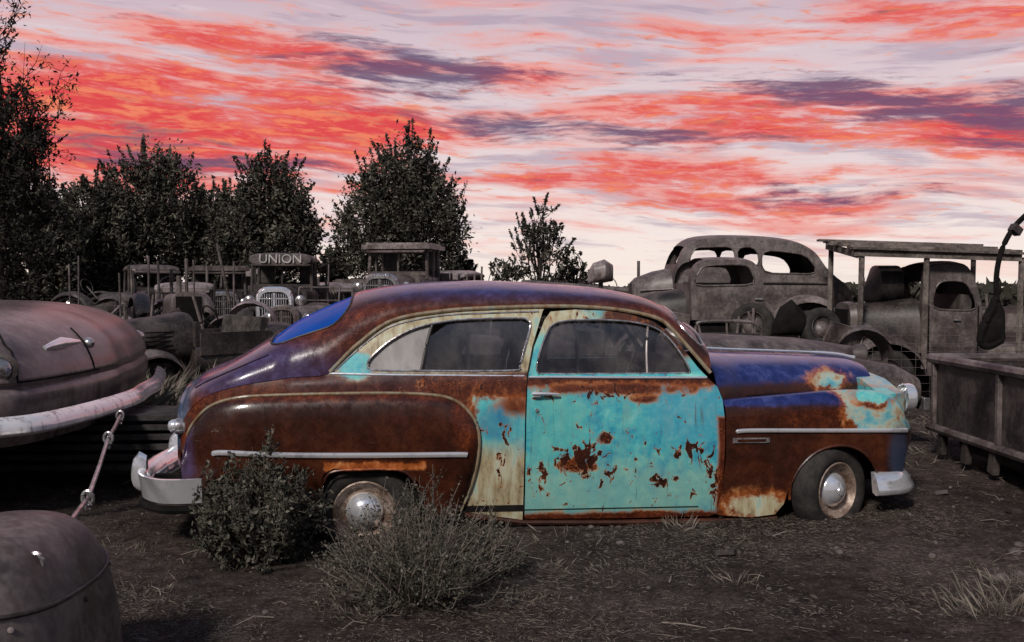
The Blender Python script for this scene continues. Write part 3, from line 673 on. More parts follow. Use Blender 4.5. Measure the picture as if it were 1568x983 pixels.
def shell(e,name,out,holes,hw,tum,mat,crown=.10,skipf=None,zb=1.0):
    w=lambda x,z: hw-tum*max(0,z-zb)
    patch(name+'_sides',out,holes,lambda x,z:(x,-w(x,z),z),mat,e,.07,.02)
    P=dens(out,.08); k=len(P); b=MB(); R=[]
    ts=np.linspace(-1,1,13)
    A=np.array(P); area=.5*np.sum(A[:,0]*np.roll(A[:,1],-1)-np.roll(A[:,0],-1)*A[:,1])
    for i,p in enumerate(P):
        t=A[(i+1)%k]-A[(i-1)%k]; nrm=np.array([t[1],-t[0]])/(np.linalg.norm(t)+1e-9)*(1 if area>0 else -1)
        R.append([(p[0]+nrm[0]*crown*(1-q*q),w(*p)*q,p[1]+nrm[1]*crown*(1-q*q)) for q in ts])
    vs=[v for r in R for v in r]; fs=[]; n=len(ts)
    for i in range(k):
        for j in range(n-1):
            a=P[i]
            if skipf and skipf(a[0],a[1],(ts[j]+ts[j+1])/2): continue
            fs.append((i*n+j,i*n+j+1,((i+1)%k)*n+j+1,((i+1)%k)*n+j))
    b.add(vs,fs,mat); b.obj(name+'_top',e)
    tb=MB()
    for h in holes:
        for sg in (-1,1): tb.tube([(x,sg*(w(x,z)+.004),z) for x,z in h],.013,GREY1,6,True)
    tb.obj(name+'_window_rims',e)
D=15.6
se_=empty('vintage_sedan',(gx(1190,D),D+.7,0),0)
L=lambda pts,D0=15.0:[(gx(a,D0)-gx(1190,D),gz(b,D0)) for a,b in pts]
so=L(cr([(1052,512),(1050,470),(1046,425),(1052,395),(1062,376),(1078,365),(1110,361),(1160,361),(1210,364),(1245,371),(1268,385),(1284,408),(1300,424),(1318,440),(1328,470),(1330,514)],3))
hs=[L(cr([(1068,402),(1076,379),(1098,376),(1134,377),(1136,402),(1100,404)],3,True)),L(cr([(1146,378),(1172,379),(1175,404),(1146,403)],3,True)),L(cr([(1186,384),(1225,384),(1255,392),(1266,416),(1230,418),(1186,414)],3,True))]
shell(se_,'body',so,hs,.74,.16,GREY1,.07,lambda x,z,t: (x<L([(1070,0)])[0][0] and L([(0,405)])[0][1]<z<L([(0,380)])[0][1] and .08<abs(t)<.85),1.6)
b=MB()
x0,z0=L([(1052,0)])[0][0],L([(0,440)])[0][1]
b.se([(x0,0,z0-.12,.55,.45),(x0-.35,0,z0-.14,.47,.40),(x0-.62,0,z0-.18,.38,.34),(x0-.70,0,z0-.2,.3,.28)],GREY1,24,3)
zf=L([(0,507)])[0][1]; xf=L([(1250,0)])[0][0]
for sg in (-1,1):
    for xc,rad in ((xf,.52),(x0-.30,.44)):
        arcfender(b,xc,zf,rad,sg*.60,sg*1.0,GREY3 if xc==xf else GREY1,-.05,pi+.05,18)
        wheel(b,(xc,sg*.80,zf+.0),(0,sg,0),.31,1,GREY2,GREY2,.09,28)
    for px in (1060,1140,1181): 
        xx=L([(px,0)])[0][0]; b.tube([(xx,sg*.752,zf+.05),(xx,sg*.752,z0+.02)],.008,DARK,5)
    b.tube([(L([(1055,0)])[0][0],sg*.75,z0+.08),(L([(1290,0)])[0][0],sg*.75,z0+.06)],.015,GREY2,6)
    b.tube([(x0-.6,sg*.42,z0-.05),(x0,sg*.56,z0-.02)],.012,GREY3,6)
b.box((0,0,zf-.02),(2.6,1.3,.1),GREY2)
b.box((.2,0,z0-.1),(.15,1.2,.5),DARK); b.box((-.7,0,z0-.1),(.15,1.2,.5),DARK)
b.obj('fenders_and_hood',se_,.01)
fb=empty('flatbed_trailer',(gx(1235,D),D+.6,0),0); b=MB()
b.box((.1,0,.70),(4.1,2.2,.08),WOOD); b.box((.1,-1.12,.66),(4.1,.05,.12),GREY1)
for i in range(9): b.box((-1.8+i*.47,-1.13,.66),(.05,.06,.16),GREY2)
for y in (-.4,.4): b.box((.1,y,.55),(4.0,.08,.16),GREY2)
for x in (-1.5,1.5):
    for sg in (-1,1): wheel(b,(x,sg*.9,.30),(0,sg,0),.38,1,GREY2,GREY2,.09,24)
b.obj('deck',fb,.01)
pc=empty('vintage_pickup_cab',(gx(1115,13),13.5,0),.0)
L2=lambda pts:[(gx(a,12.8)-gx(1115,13),gz(b,12.8)) for a,b in pts]
shell(pc,'cab',L2(cr([(1060,490),(1058,450),(1060,420),(1070,403),(1090,398),(1140,398),(1158,404),(1168,425),(1171,460),(1172,492)],3)),[L2(cr([(1066,436),(1072,415),(1085,407),(1135,405),(1150,412),(1153,434),(1110,437)],3,True))],.70,.15,GREY1,.05,lambda x,z,t:(x<-.35 and z>1.65 and abs(t)<.85 and abs(t)>.08),1.5)
b=MB(); b.se([(-.45,0,1.3,.5,.3),(-.9,0,1.25,.45,.28),(-1.2,0,1.2,.38,.24)],GREY2,20,3); b.box((.1,0,.85),(2.2,1.3,.5),DARK)
for y in (-.45,.45): b.box((1.1,y,.62),(2.0,.08,.14),GREY2)
for sg in (-1,1):
    wheel(b,(-.9,sg*.7,.40),(0,sg,0),.4,1,GREY2,GREY2,.09,24); wheel(b,(1.3,sg*.7,.40),(0,sg,0),.4,1,GREY2,GREY2,.09,24); arcfender(b,-.9,.5,.5,sg*.5,sg*.85,GREY1,0,pi)
    b.box((.35,sg*.71,1.45),(.1,.03,.02),CHROME_D)
b.obj('chassis',pc,.01)
ct=empty('canopy_truck',(gx(1470,13.5),14.2,0),-.06)
L3=lambda pts:[(gx(a,13.5)-gx(1470,13.5),gz(b,13.5)) for a,b in pts]
shell(ct,'cab',L3(cr([(1424,575),(1421,520),(1421,470),(1424,425),(1432,408),(1470,403),(1488,408),(1500,432),(1508,470),(1516,510),(1518,575)],3)),[L3(cr([(1436,470),(1438,445),(1450,431),(1480,431),(1492,445),(1498,472),(1466,475)],3,True))],.70,.10,GREY1,.05,lambda x,z,t:(x<L3([(1436,0)])[0][0] and z>1.4 and .08<abs(t)<.85),1.2)
b=MB(); b.se([(-.42,0,.98,.62,.48),(-.8,0,1.0,.50,.40),(-1.25,0,.98,.44,.38)],GREY2,24,3.2); b.se([(-1.25,0,.96,.46,.44),(-1.34,0,.96,.44,.42)],GREY1,24,4); b.box((-1.35,0,.96),(.02,.66,.66),DARK)
for sg in (-1,1):
    arcfender(b,-.95,.45,.48,sg*.48,sg*.88,GREY1,.1,pi+.1); wheel(b,(-.95,sg*.7,.38),(0,sg,0),.4,1,GREY2,GREY2,.08,28); wheel(b,(1.6,sg*.7,.38),(0,sg,0),.4,1,GREY2,GREY2,.08,28)
    b.lathe([(0,-.14),(.08,-.1),(.12,0),(.125,.04),(.11,.05),(0,.08)],(-1.2,sg*.55,1.0),(-1,-.2,0),CHROME_D,18)
    b.tube([(L3([(1428,0)])[0][0],sg*.705,.7),(L3([(1428,0)])[0][0],sg*.705,1.35)],.01,DARK,5); b.tube([(L3([(1502,0)])[0][0],sg*.705,.7),(L3([(1502,0)])[0][0],sg*.705,1.35)],.01,DARK,5)
    b.box((.0,sg*.72,1.16),(.1,.03,.02),CHROME_D)
b.box((.9,0,.75),(2.8,1.4,.08),WOOD); b.box((.0,0,.55),(3.2,.7,.12),GREY2)
b.tube([(-.35+.05*math.sin(a),-.2+.2*math.cos(a),1.40+.2*math.sin(a)) for a in np.linspace(0,2*pi,17)[:-1]],.014,DARK,5,True); b.box((.15,0,1.2),(.16,1.1,.6),SEAT,0,.15)
b.se([(-.95,.3,1.5,.05,.1),(-.8,.3,1.62,.35,.30),(-.5,.3,1.6,.38,.32),(-.35,.3,1.5,.2,.2)],GREY2,20,2.5)
for i in range(9): b.box((-.32+.05*math.sin(i*7),-.82+i*.2,2.09+.022*i+.02*math.sin(i*2.1)),(2.25+.14*math.sin(i*3),.18,.03),WOOD,.012*math.sin(i*5),.035)
for x,y,h in ((-1.32,-.8,2.06),(-1.32,.8,2.2),(-.46,-.80,2.06),(.78,-.8,2.0),(.78,.8,2.15)): b.tube([(x,y,.5),(x+.02,y,h)],.04,WOOD,6)
b.box((-.32,-.84,2.03),(2.2,.04,.09),WOOD,0,.035); b.box((-1.35,0,2.13),(.05,1.7,.09),WOOD,0,0,.11)
b.obj('chassis_and_canopy',ct,.006)
gc=empty('grey_sedan_car',(1.4,10.3,0),.10); b=MB()
b.se([(-2.6,0,.70,.5,.3),(-2.3,0,.75,.75,.4),(-1.2,0,.74,.80,.34),(-.4,0,.70,.80,.30)],GREY2,30,3)
b.se([(.15,0,.76,.78,.34),(.6,0,.78,.66,.34),(1.6,0,.74,.52,.33),(2.15,0,.70,.42,.29),(2.3,0,.66,.3,.22)],GREY1,30,3)
b.box((-.1,0,.6),(.8,1.5,.4),DARK)
for sg in (-1,1):
    b.se([(.9,sg*.72,.62,.10,.2),(1.2,sg*.74,.64,.20,.27),(1.8,sg*.74,.66,.22,.27),(2.3,sg*.72,.62,.19,.22),(2.55,sg*.70,.58,.12,.13)],GREY1,22,2.4)
    wheel(b,(1.95,sg*.84,.28),(0,sg,0),.36,1,GREY2,GREY2,.09,28); wheel(b,(-1.6,sg*.80,.30),(0,sg,0),.36,1,GREY2,GREY2,.09,28)
    b.lathe([(0,-.14),(.08,-.1),(.115,0),(.12,.03),(.11,.04),(0,.07)],(2.05,sg*.52,.92),(1,0,0),GREY2,20)
P=cr([(.25,-.75,1.02),(.05,-.66,1.17),(-.02,-.3,1.24),(-.03,0,1.25),(-.02,.3,1.24),(.05,.66,1.17),(.25,.75,1.02)],6); b.tube(P,.028,GREY3,8)
b.tube([(-.03,0,1.25),(.2,0,1.07)],.015,GREY3,6); b.box((-.6,0,1.0),(.14,1.2,.36),SEAT,0,-.2)
b.tube([(-.15,-.35+.18*math.cos(a),1.12+.17*math.sin(a)) for a in np.linspace(0,2*pi,17)[:-1]],.012,DARK,5,True)
b.box((2.62,0,.45),(.06,1.6,.12),CHROME_D)
b.obj('body',gc,.01)
tb=empty('truck_bed',(0,0,0),0); b=MB()
p0=Vector((gx(1432,9.3),9.3,0)); p1=Vector((gx(1640,7.0),7.0,0)); dr=(p1-p0).normalized(); nn=Vector((-dr.y,dr.x,0))
ang=math.atan2(dr.y,dr.x); Lg=(p1-p0).length+.8; c=p0+dr*Lg/2
zt=gz(548,9.3); zbm=.28
b.box((c.x,c.y,(zt+zbm)/2),(Lg,.05,zt-zbm),GREY2,ang)
cc=c+nn*1.5; b.box((cc.x,cc.y,(zt+zbm)/2),(Lg,.05,zt-zbm),GREY1,ang)
cc=p0+nn*.76; b.box((cc.x,cc.y,(zt+zbm)/2),(.05,1.56,zt-zbm),GREY2,ang)
cc=c+nn*.76; b.box((cc.x,cc.y,zbm+.05),(Lg-.1,1.45,.06),WOOD_D,ang)
for z,t in ((zt,.045),(zbm+.02,.04)):
    a=p0-nn*.04; q=a+dr*Lg; b.tube([(a.x,a.y,z),(q.x,q.y,z)],t,GREY1,8)
    a=p0-nn*.04; q=p0+nn*1.56; b.tube([(a.x,a.y,z),(q.x,q.y,z)],t,GREY1,8)
for i in range(3):
    q=p0+dr*(.10+i*1.25)-nn*.04; b.box((q.x,q.y,(zt+zbm)/2),(.05,.04,zt-zbm-.06),GREY1,ang)
for k_ in range(3):
    q=p0+dr*(.25+.5*k_)-nn*.02; b.box((q.x,q.y,zbm-.10),(.10,.06,.20),GREY2,ang,.2)
q0=p0+dr*.2+nn*.2; q1=q0+dr*2.2; b.tube([(q0.x,q0.y,.16),(q1.x,q1.y,.13)],.05,GREY2,8)
q=p0+dr*.9+nn*.3; wheel(b,(q.x+.3,q.y+.1,.2),(-nn.x,-nn.y,0),.36,1,GREY2,GREY2,.09,28)
b.obj('box',tb,.01)
hk=empty('crane_hook',(0,0,0)); b=MB(); D=7.6
b.tube([(gx(a,D),D,gz(c,D)) for a,c in cr([(1600,300),(1568,330),(1548,352),(1532,385),(1525,425),(1528,470),(1535,520)],6)],[.02]*30+[.03]*7,DARK,10)
b.tube([(gx(a,D),D,gz(c,D)) for a,c in cr([(1535,520),(1515,530),(1502,522),(1508,495),(1522,465),(1530,440)],5)],[.03]*14+[.035]*8+[.02]*4,DARK,8)
b.se([(gx(1505,D),D,gz(525,D),.02,.02),(gx(1518,D),D,gz(505,D),.03,.10),(gx(1532,D),D,gz(495,D),.03,.16),(gx(1538,D),D,gz(500,D),.02,.12)],DARK,14,2.4)
b.box((gx(1553,D),D,gz(352,D)),(.08,.06,.06),GREY2,.3,.6)
b.tube([(gx(1600,D),D,gz(300,D)),(gx(1640,D),D+.2,0)],.05,GREY2,8)
b.obj('hook_arm',hk)
lc=empty('old_grey_car',(0,0,0)); b=MB()
pp=[(gx(a,d),d) for a,d in [(-150,6.6),(0,6.95),(60,7.2),(120,7.7),(170,8.3),(205,8.9),(218,9.4)]]
pp=[(-7.2,7.6),(-6.2,6.7)]+pp+[(-3.65,10.2),(-4.1,11.6),(-4.9,12.6),(-6.2,12.9),(-7.6,12.2),(-8.2,10.4),(-8.0,8.8)]
loop=cr(pp,6,True); C=np.array([-5.9,9.9])
def lsh(p,z):
    if z<.77: k=.90+.03*math.sin((z-.42)/.35*pi/2)
    else: q=math.asin(min(1,((z-.77)/.70))**(1/.9))/(pi/2); k=.93*math.cos(q*pi/2)**.46 if q<1 else .001
    k-=.014*math.exp(-((z-.86)/.03)**2)
    return (C[0]+(p[0]-C[0])*k,C[1]+(p[1]-C[1])*k,z)
R=[[lsh(p,z) for p in loop] for z in list(np.linspace(.42,.80,8))+list(np.linspace(.82,.92,6))+list(.92+.55*np.sin(np.linspace(.05,1,14)*pi/2))]
b.rings(R,GREY4,False); b.obj('body',lc)
b=MB()
def bear(px): return min(loop[12:60],key=lambda p:abs((p[0]/p[1])-((px-784)/FPX)))
P=[(p[0],p[1],.61) for p in cr(pp[:11],6)]
sweep(b,P,[(-.03,-.05),(.03,-.06),(.055,-.04),(.055,-.015),(.045,.01),(.03,.035),(.0,.06),(-.04,.075)],WHITEB)
a=lsh(bear(100),1.12); q=lsh(bear(160),1.14); b.tube([a,((a[0]+q[0])/2+.01,(a[1]+q[1])/2-.05,1.15),q],[.02,.05,.02],CHROME,10); b.tube([(a[0],a[1]-.01,1.05),(q[0],q[1]-.01,1.07)],.02,CHROME_D,8)
a=lsh(bear(15),1.0); b.lathe([(0,.07),(.05,.05),(.08,.02),(.09,-.02),(.08,-.1)],a,(.3,-1,.1),CHROME_D,20); b.lathe([(.09,.01),(.12,.0),(.12,-.06)],a,(.3,-1,.1),GREY2,20)
off=lambda s,k=.006:(s[0]+.003,s[1]-k,s[2])
b.tube([off(lsh(bear(42-.6*i),.90+.045*i)) for i in range(12)],.007,DARK,5)
b.tube([off(lsh(bear(px),.90)) for px in range(42,182,7)],.007,DARK,5)
b.tube([off(lsh(bear(172),.90+.05*i)) for i in range(8)],.007,DARK,5)
a=lsh(bear(178),1.12); b.lathe([(0,.05),(.03,.04),(.05,.01),(.05,-.05)],a,(1,-.6,.2),CHROME_D,16)
for p in ((-5.2,7.6),(-4.6,10.8),(-7.,11.5)): wheel(b,(p[0],p[1],.3),(-.6,-.8,0),.36,1,GREY2,GREY2,.09,24)
b.obj('bumper_and_trim',lc)
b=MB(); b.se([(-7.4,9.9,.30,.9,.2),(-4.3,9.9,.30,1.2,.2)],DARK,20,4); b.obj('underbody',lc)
fd=empty('loose_car_fender',(gx(-15,3.9),3.9,0)); b=MB(); R=[]
for h in np.linspace(0,1,20):
    z=-.12+.79*math.sin(h*pi/2)**.8; k=math.cos(h*pi/2)**.48 if h<1 else .002
    R.append([(.40*k*math.copysign(abs(math.cos(q))**.75,math.cos(q)),.62*k*math.copysign(abs(math.sin(q))**.75,math.sin(q)),z-.06*(math.cos(q)*k)**2) for q in np.linspace(0,2*pi,41)[:-1]])
b.rings(R,GREY1,False)
b.tube([(v[0]*1.01,v[1]*1.01,v[2]) for v in R[9]],.010,GREY2,8,True)
for q in range(0,41,5): v=R[8][q%40]; b.lathe([(0,.008),(.010,.006),(.012,0)],(v[0]*1.005,v[1]*1.005,v[2]),(v[0],v[1],.1),GREY3,8)
b.obj('fender_shell',fd)
tc=empty('tow_chain',(0,0,0)); b=MB()
A=[Vector((gx(82,3.9),3.72,.56)),Vector((gx(130,5.1),5.1,gz(765,5.1))),Vector((gx(163,6.4),6.4,gz(672,6.4))),Vector((gx(174,7.8),7.9,gz(640,7.8)))]
for i in range(3):
    u=(A[i+1]-A[i]); b.tube([A[i]+u*.04,A[i]+u*.5+Vector((0,0,-.01)),A[i+1]-u*.04],.013,CHROME_D,8)
for p in A:
    b.tube([p+Vector((.028*math.cos(q),.0,.038*math.sin(q))) for q in np.linspace(0,2*pi,15)[:-1]],.010,CHROME_D,6,True)
    b.tube([p+Vector((.0,.025*math.cos(q),.034*math.sin(q)-.03)) for q in np.linspace(0,2*pi,15)[:-1]],.009,CHROME_D,6,True)
b.obj('links',tc)
pk=empty('plank_pile',(-3.75,9.2,0),.04); b=MB()
for i in range(34):
    lv=i//6; b.box((random.uniform(-.15,.15)-lv*.03,-.6+(i%6)*.19,.05+lv*.085),(2.6+random.uniform(-.4,.4),.15,.05),WOOD_D,random.uniform(-.04,.04),0,random.uniform(-.05,.05))
b.obj('planks',pk,.004)
fc=empty('wire_fence',(0,0,0)); b=MB()
for i in range(14):
    x=-13+i*1.9; b.tube([(x,24-.12*i,-.3),(x+random.uniform(-.08,.08),24-.12*i,1.25)],.05,WOOD,7)
for z in (.3,.6,.9,1.15): b.tube([(-13+i*.95,24-.06*i,z+.02*math.sin(i*2)) for i in range(27)],.008,GREY1,4)
for i in range(24): x=3.6+i*.18; b.tube([(x,12.4,-.1),(x,12.4,1.1)],.0025,GREY1,4)
for z in np.linspace(.1,1.1,11): b.tube([(3.6,12.4,z),(7.9,12.4,z)],.0025,GREY1,4)
for x in (3.6,5.9,7.9): b.tube([(x,12.42,-.2),(x,12.42,1.25)],.03,GREY2,6)
b.obj('posts_and_wire',fc)
# ------------------------------------------------------------------ GROUND
def vnoise(X,Y,s,seed):
    r=np.random.default_rng(seed); T=r.random((256,256)); x=X/s+1000.; y=Y/s+1000.
    xi=np.floor(x).astype(int);yi=np.floor(y).astype(int); fx=x-xi;fy=y-yi; fx=fx*fx*(3-2*fx);fy=fy*fy*(3-2*fy)
    g=lambda a,b:T[a%256,b%256]
    return (g(xi,yi)*(1-fx)+g(xi+1,yi)*fx)*(1-fy)+(g(xi,yi+1)*(1-fx)+g(xi+1,yi+1)*fx)*fy-.5
def gh(X,Y):
    X=np.asarray(X,float);Y=np.asarray(Y,float)
    b=-.06+.028*np.clip(X,-3,3)
    far=np.clip(1-(np.hypot(X,Y-7)-12)/40,0,1)
    return b+far*(.10*vnoise(X,Y,2.6,1)+.05*vnoise(X,Y,.9,2)+.022*vnoise(X,Y,.3,3)+.012*vnoise(X,Y,.11,4))
def axis(c,a,st,n,end):
    core=np.arange(-a,a+1e-6,st); t=np.geomspace(st,end-a,n)
    return np.concatenate([(-a-t[::-1]),core,a+t])+c
ax=axis(0,6.0,.03,60,900); ay=axis(6.2,4.2,.03,60,900)
X,Y=np.meshgrid(ax,ay); Z=gh(X,Y); nx,ny=len(ax),len(ay)
V=np.stack([X.ravel(),Y.ravel(),Z.ravel()],1)
I=np.arange(nx*ny).reshape(ny,nx); Q=np.stack([I[:-1,:-1],I[:-1,1:],I[1:,1:],I[1:,:-1]],-1).reshape(-1,4)
def bulk(name,V,Q,mats,mi=None,parent=None,smooth=False):
    me=bpy.data.meshes.new(name); k=Q.shape[1]
    me.vertices.add(len(V)); me.vertices.foreach_set('co',np.ascontiguousarray(V,dtype=np.float32).ravel())
    me.loops.add(Q.size); me.loops.foreach_set('vertex_index',Q.astype(np.int32).ravel())
    me.polygons.add(len(Q)); me.polygons.foreach_set('loop_start',np.arange(len(Q),dtype=np.int32)*k)
    for m in mats: me.materials.append(m)
    if mi is not None: me.polygons.foreach_set('material_index',mi.astype(np.int32))
    me.polygons.foreach_set('use_smooth',np.full(len(Q),smooth))
    me.update(calc_edges=True); me.validate()
    return link(name,me,parent)
m,g,bs=newmat('dirt'); co=g.n('ShaderNodeTexCoord').outputs['Object']
n1=g.noise(co,.55,4,.6,.3); n2=g.noise(co,7,4,.7); n3=g.noise(co,38,5,.78)
f=g.m('ADD',g.m('MULTIPLY',n1,.32),g.m('ADD',g.m('MULTIPLY',n2,.28),g.m('MULTIPLY',n3,.40)))
c=g.ramp(f,[(.40,(.018,.012,.010)),(.48,(.054,.039,.033)),(.55,(.105,.080,.069)),(.64,(.25,.20,.178))])
g.L.new(c,bs.inputs['Base Color']); bs.inputs['Roughness'].default_value=.95; bs.inputs['Specular IOR Level'].default_value=.1
bump(g,bs,g.m('ADD',n3,g.m('MULTIPLY',n2,1.5)),1.0,.05)
bulk('ground',V,Q,[m],None,None,True)
def blades(n,xr,yr,hmin,hmax,w,flat,dens=None,seed=3):
    r=np.random.default_rng(seed); x=r.uniform(*xr,n*3); y=r.uniform(*yr,n*3)
    if dens is not None:
        k=r.random(n*3)<dens(x,y); x=x[k];y=y[k]
    x=x[:n];y=y[:n]; n=len(x)
    z=gh(x,y); L=r.uniform(hmin,hmax,n); az=r.uniform(0,2*pi,n); el=r.uniform(*flat,n)
    d=np.stack([np.cos(az)*np.cos(el),np.sin(az)*np.cos(el),np.sin(el)],1)
    s=np.stack([-np.sin(az),np.cos(az),r.uniform(-.5,.5,n)],1)*w
    p=np.stack([x,y,z+.004],1); mid=p+d*L[:,None]*.55+np.array([0,0,.01])*L[:,None]; tip=p+d*L[:,None]; tip[:,2]-=L*.12*np.cos(el)
    tip[:,2]=np.maximum(tip[:,2],gh(tip[:,0],tip[:,1])+.004); mid[:,2]=np.maximum(mid[:,2],gh(mid[:,0],mid[:,1])+.006)
    return np.stack([p-s,p+s,mid+s*.8,tip,mid-s*.8],1).reshape(-1,3),np.arange(n*5).reshape(n,5)
dn=lambda x,y: np.clip(.16+2.2*vnoise(x,y,1.3,11)+1.2*vnoise(x,y,.35,12),.06,1)
parts=[blades(36000,(-4,4.5),(3.0,8.5),.012,.045,.0012,(0.0,.4),dn,3),
       blades(500,(-4,4.5),(3.0,8.5),.06,.16,.0012,(0.0,.3),dn,5),
       blades(8000,(-8,8),(8,16),.05,.2,.0025,(0.0,.9),dn,4)]
def tuft(cx,cy,n,R,h,w,seed):
    r=np.random.default_rng(seed); x=cx+r.normal(0,R,n); y=cy+r.normal(0,R,n); z=gh(x,y)
    az=np.arctan2(y-cy,x-cx)+r.normal(0,.6,n); el=r.uniform(.6,1.45,n); L=r.uniform(.4,1,n)*h
    d=np.stack([np.cos(az)*np.cos(el),np.sin(az)*np.cos(el),np.sin(el)],1); s=np.stack([-np.sin(az),np.cos(az),0*az],1)*w
    p=np.stack([x,y,z],1); mid=p+d*L[:,None]*.55; tip=p+d*L[:,None]; tip[:,:2]+=d[:,:2]*L[:,None]*.25; tip[:,2]-=L*.08
    return np.stack([p-s,p+s,mid+s*.7,tip,mid-s*.7],1).reshape(-1,3),np.arange(n*5).reshape(n,5)
for (px,py,n,R,h) in [(1545,950,110,.12,.17),(1500,945,50,.10,.10),(1560,905,50,.12,.12),(1130,900,30,.05,.10),(845,870,20,.05,.08),(1040,812,40,.06,.14),(1500,870,14,.08,.07),(230,890,40,.12,.1),(60,900,40,.1,.1),(950,880,16,.08,.08),(1100,830,20,.15,.08),(870,830,30,.2,.10),(180,820,40,.1,.10),(560,935,30,.1,.1),(800,925,30,.1,.08)]:
    D=1.64*FPX/(py-440); parts.append(tuft(gx(px,D),D,n,R,h,.0013,px))
for i in range(50):
    if i<30: cx,cy=random.uniform(-7.6,-4.9),random.uniform(11,19)
    else: cx,cy=random.uniform(-9,12),random.uniform(12,24)
    parts.append(tuft(cx,cy,150,.35,.75,.005,i+100))
Vs=[];Fs=[];k=0
for v,f_ in parts: Vs.append(v);Fs.append(f_+k);k+=len(v)
Fa=np.vstack(Fs); bulk('dry_grass',np.vstack(Vs),Fa,[STRAW,STEM,SHB],np.random.default_rng(1).integers(0,3,len(Fa)))
bm=bmesh.new(); bmesh.ops.create_icosphere(bm,subdivisions=1,radius=1); iv=np.array([v.co for v in bm.verts]); ifc=np.array([[v.index for v in f_.verts] for f_ in bm.faces]); bm.free()
n=1300; x=rng.uniform(-4,5,n); y=rng.uniform(3,9.5,n); s=rng.gamma(1.3,.0045,n)+.003; s[:16]=rng.uniform(.025,.045,16)
x[:8]=rng.uniform(1.8,3.2,8); y[:8]=rng.uniform(4.8,6.2,8)
Vp=iv[None]*s[:,None,None]*rng.uniform(.6,1.25,(n,1,3))*rng.uniform(.85,1.15,(n,len(iv),1)); Vp[:,:,2]*=.7
Vp+=np.stack([x,y,gh(x,y)+s*.1],1)[:,None,:]
bulk('pebbles',Vp.reshape(-1,3),(ifc[None]+np.arange(n)[:,None,None]*len(iv)).reshape(-1,3),[STONE],None,None,True)
b=MB()
for i in range(70):
    x=random.uniform(-3,4.5); y=random.uniform(3.6,9); z=float(gh(x,y)); a=random.uniform(0,2*pi); l=random.uniform(.05,.22)
    b.tube([(x,y,z+.006),(x+l*.5*math.cos(a),y+l*.5*math.sin(a),z+.012+random.uniform(0,.02)),(x+l*math.cos(a+.2),y+l*math.sin(a+.2),z+.008)],[.004,.003,.002],STEM if i%2 else STRAW,5)
for x,y in ((3.55,7.0),(3.3,7.6),(1.3,6.0),(3.9,6.5),(-1.9,6.3)):
    z=float(gh(x,y)); b.box((x,y,z+.02),(random.uniform(.06,.14),.05,.03),GREY2,random.uniform(0,3),.2,.2)
b.obj('ground_debris',None,.003)
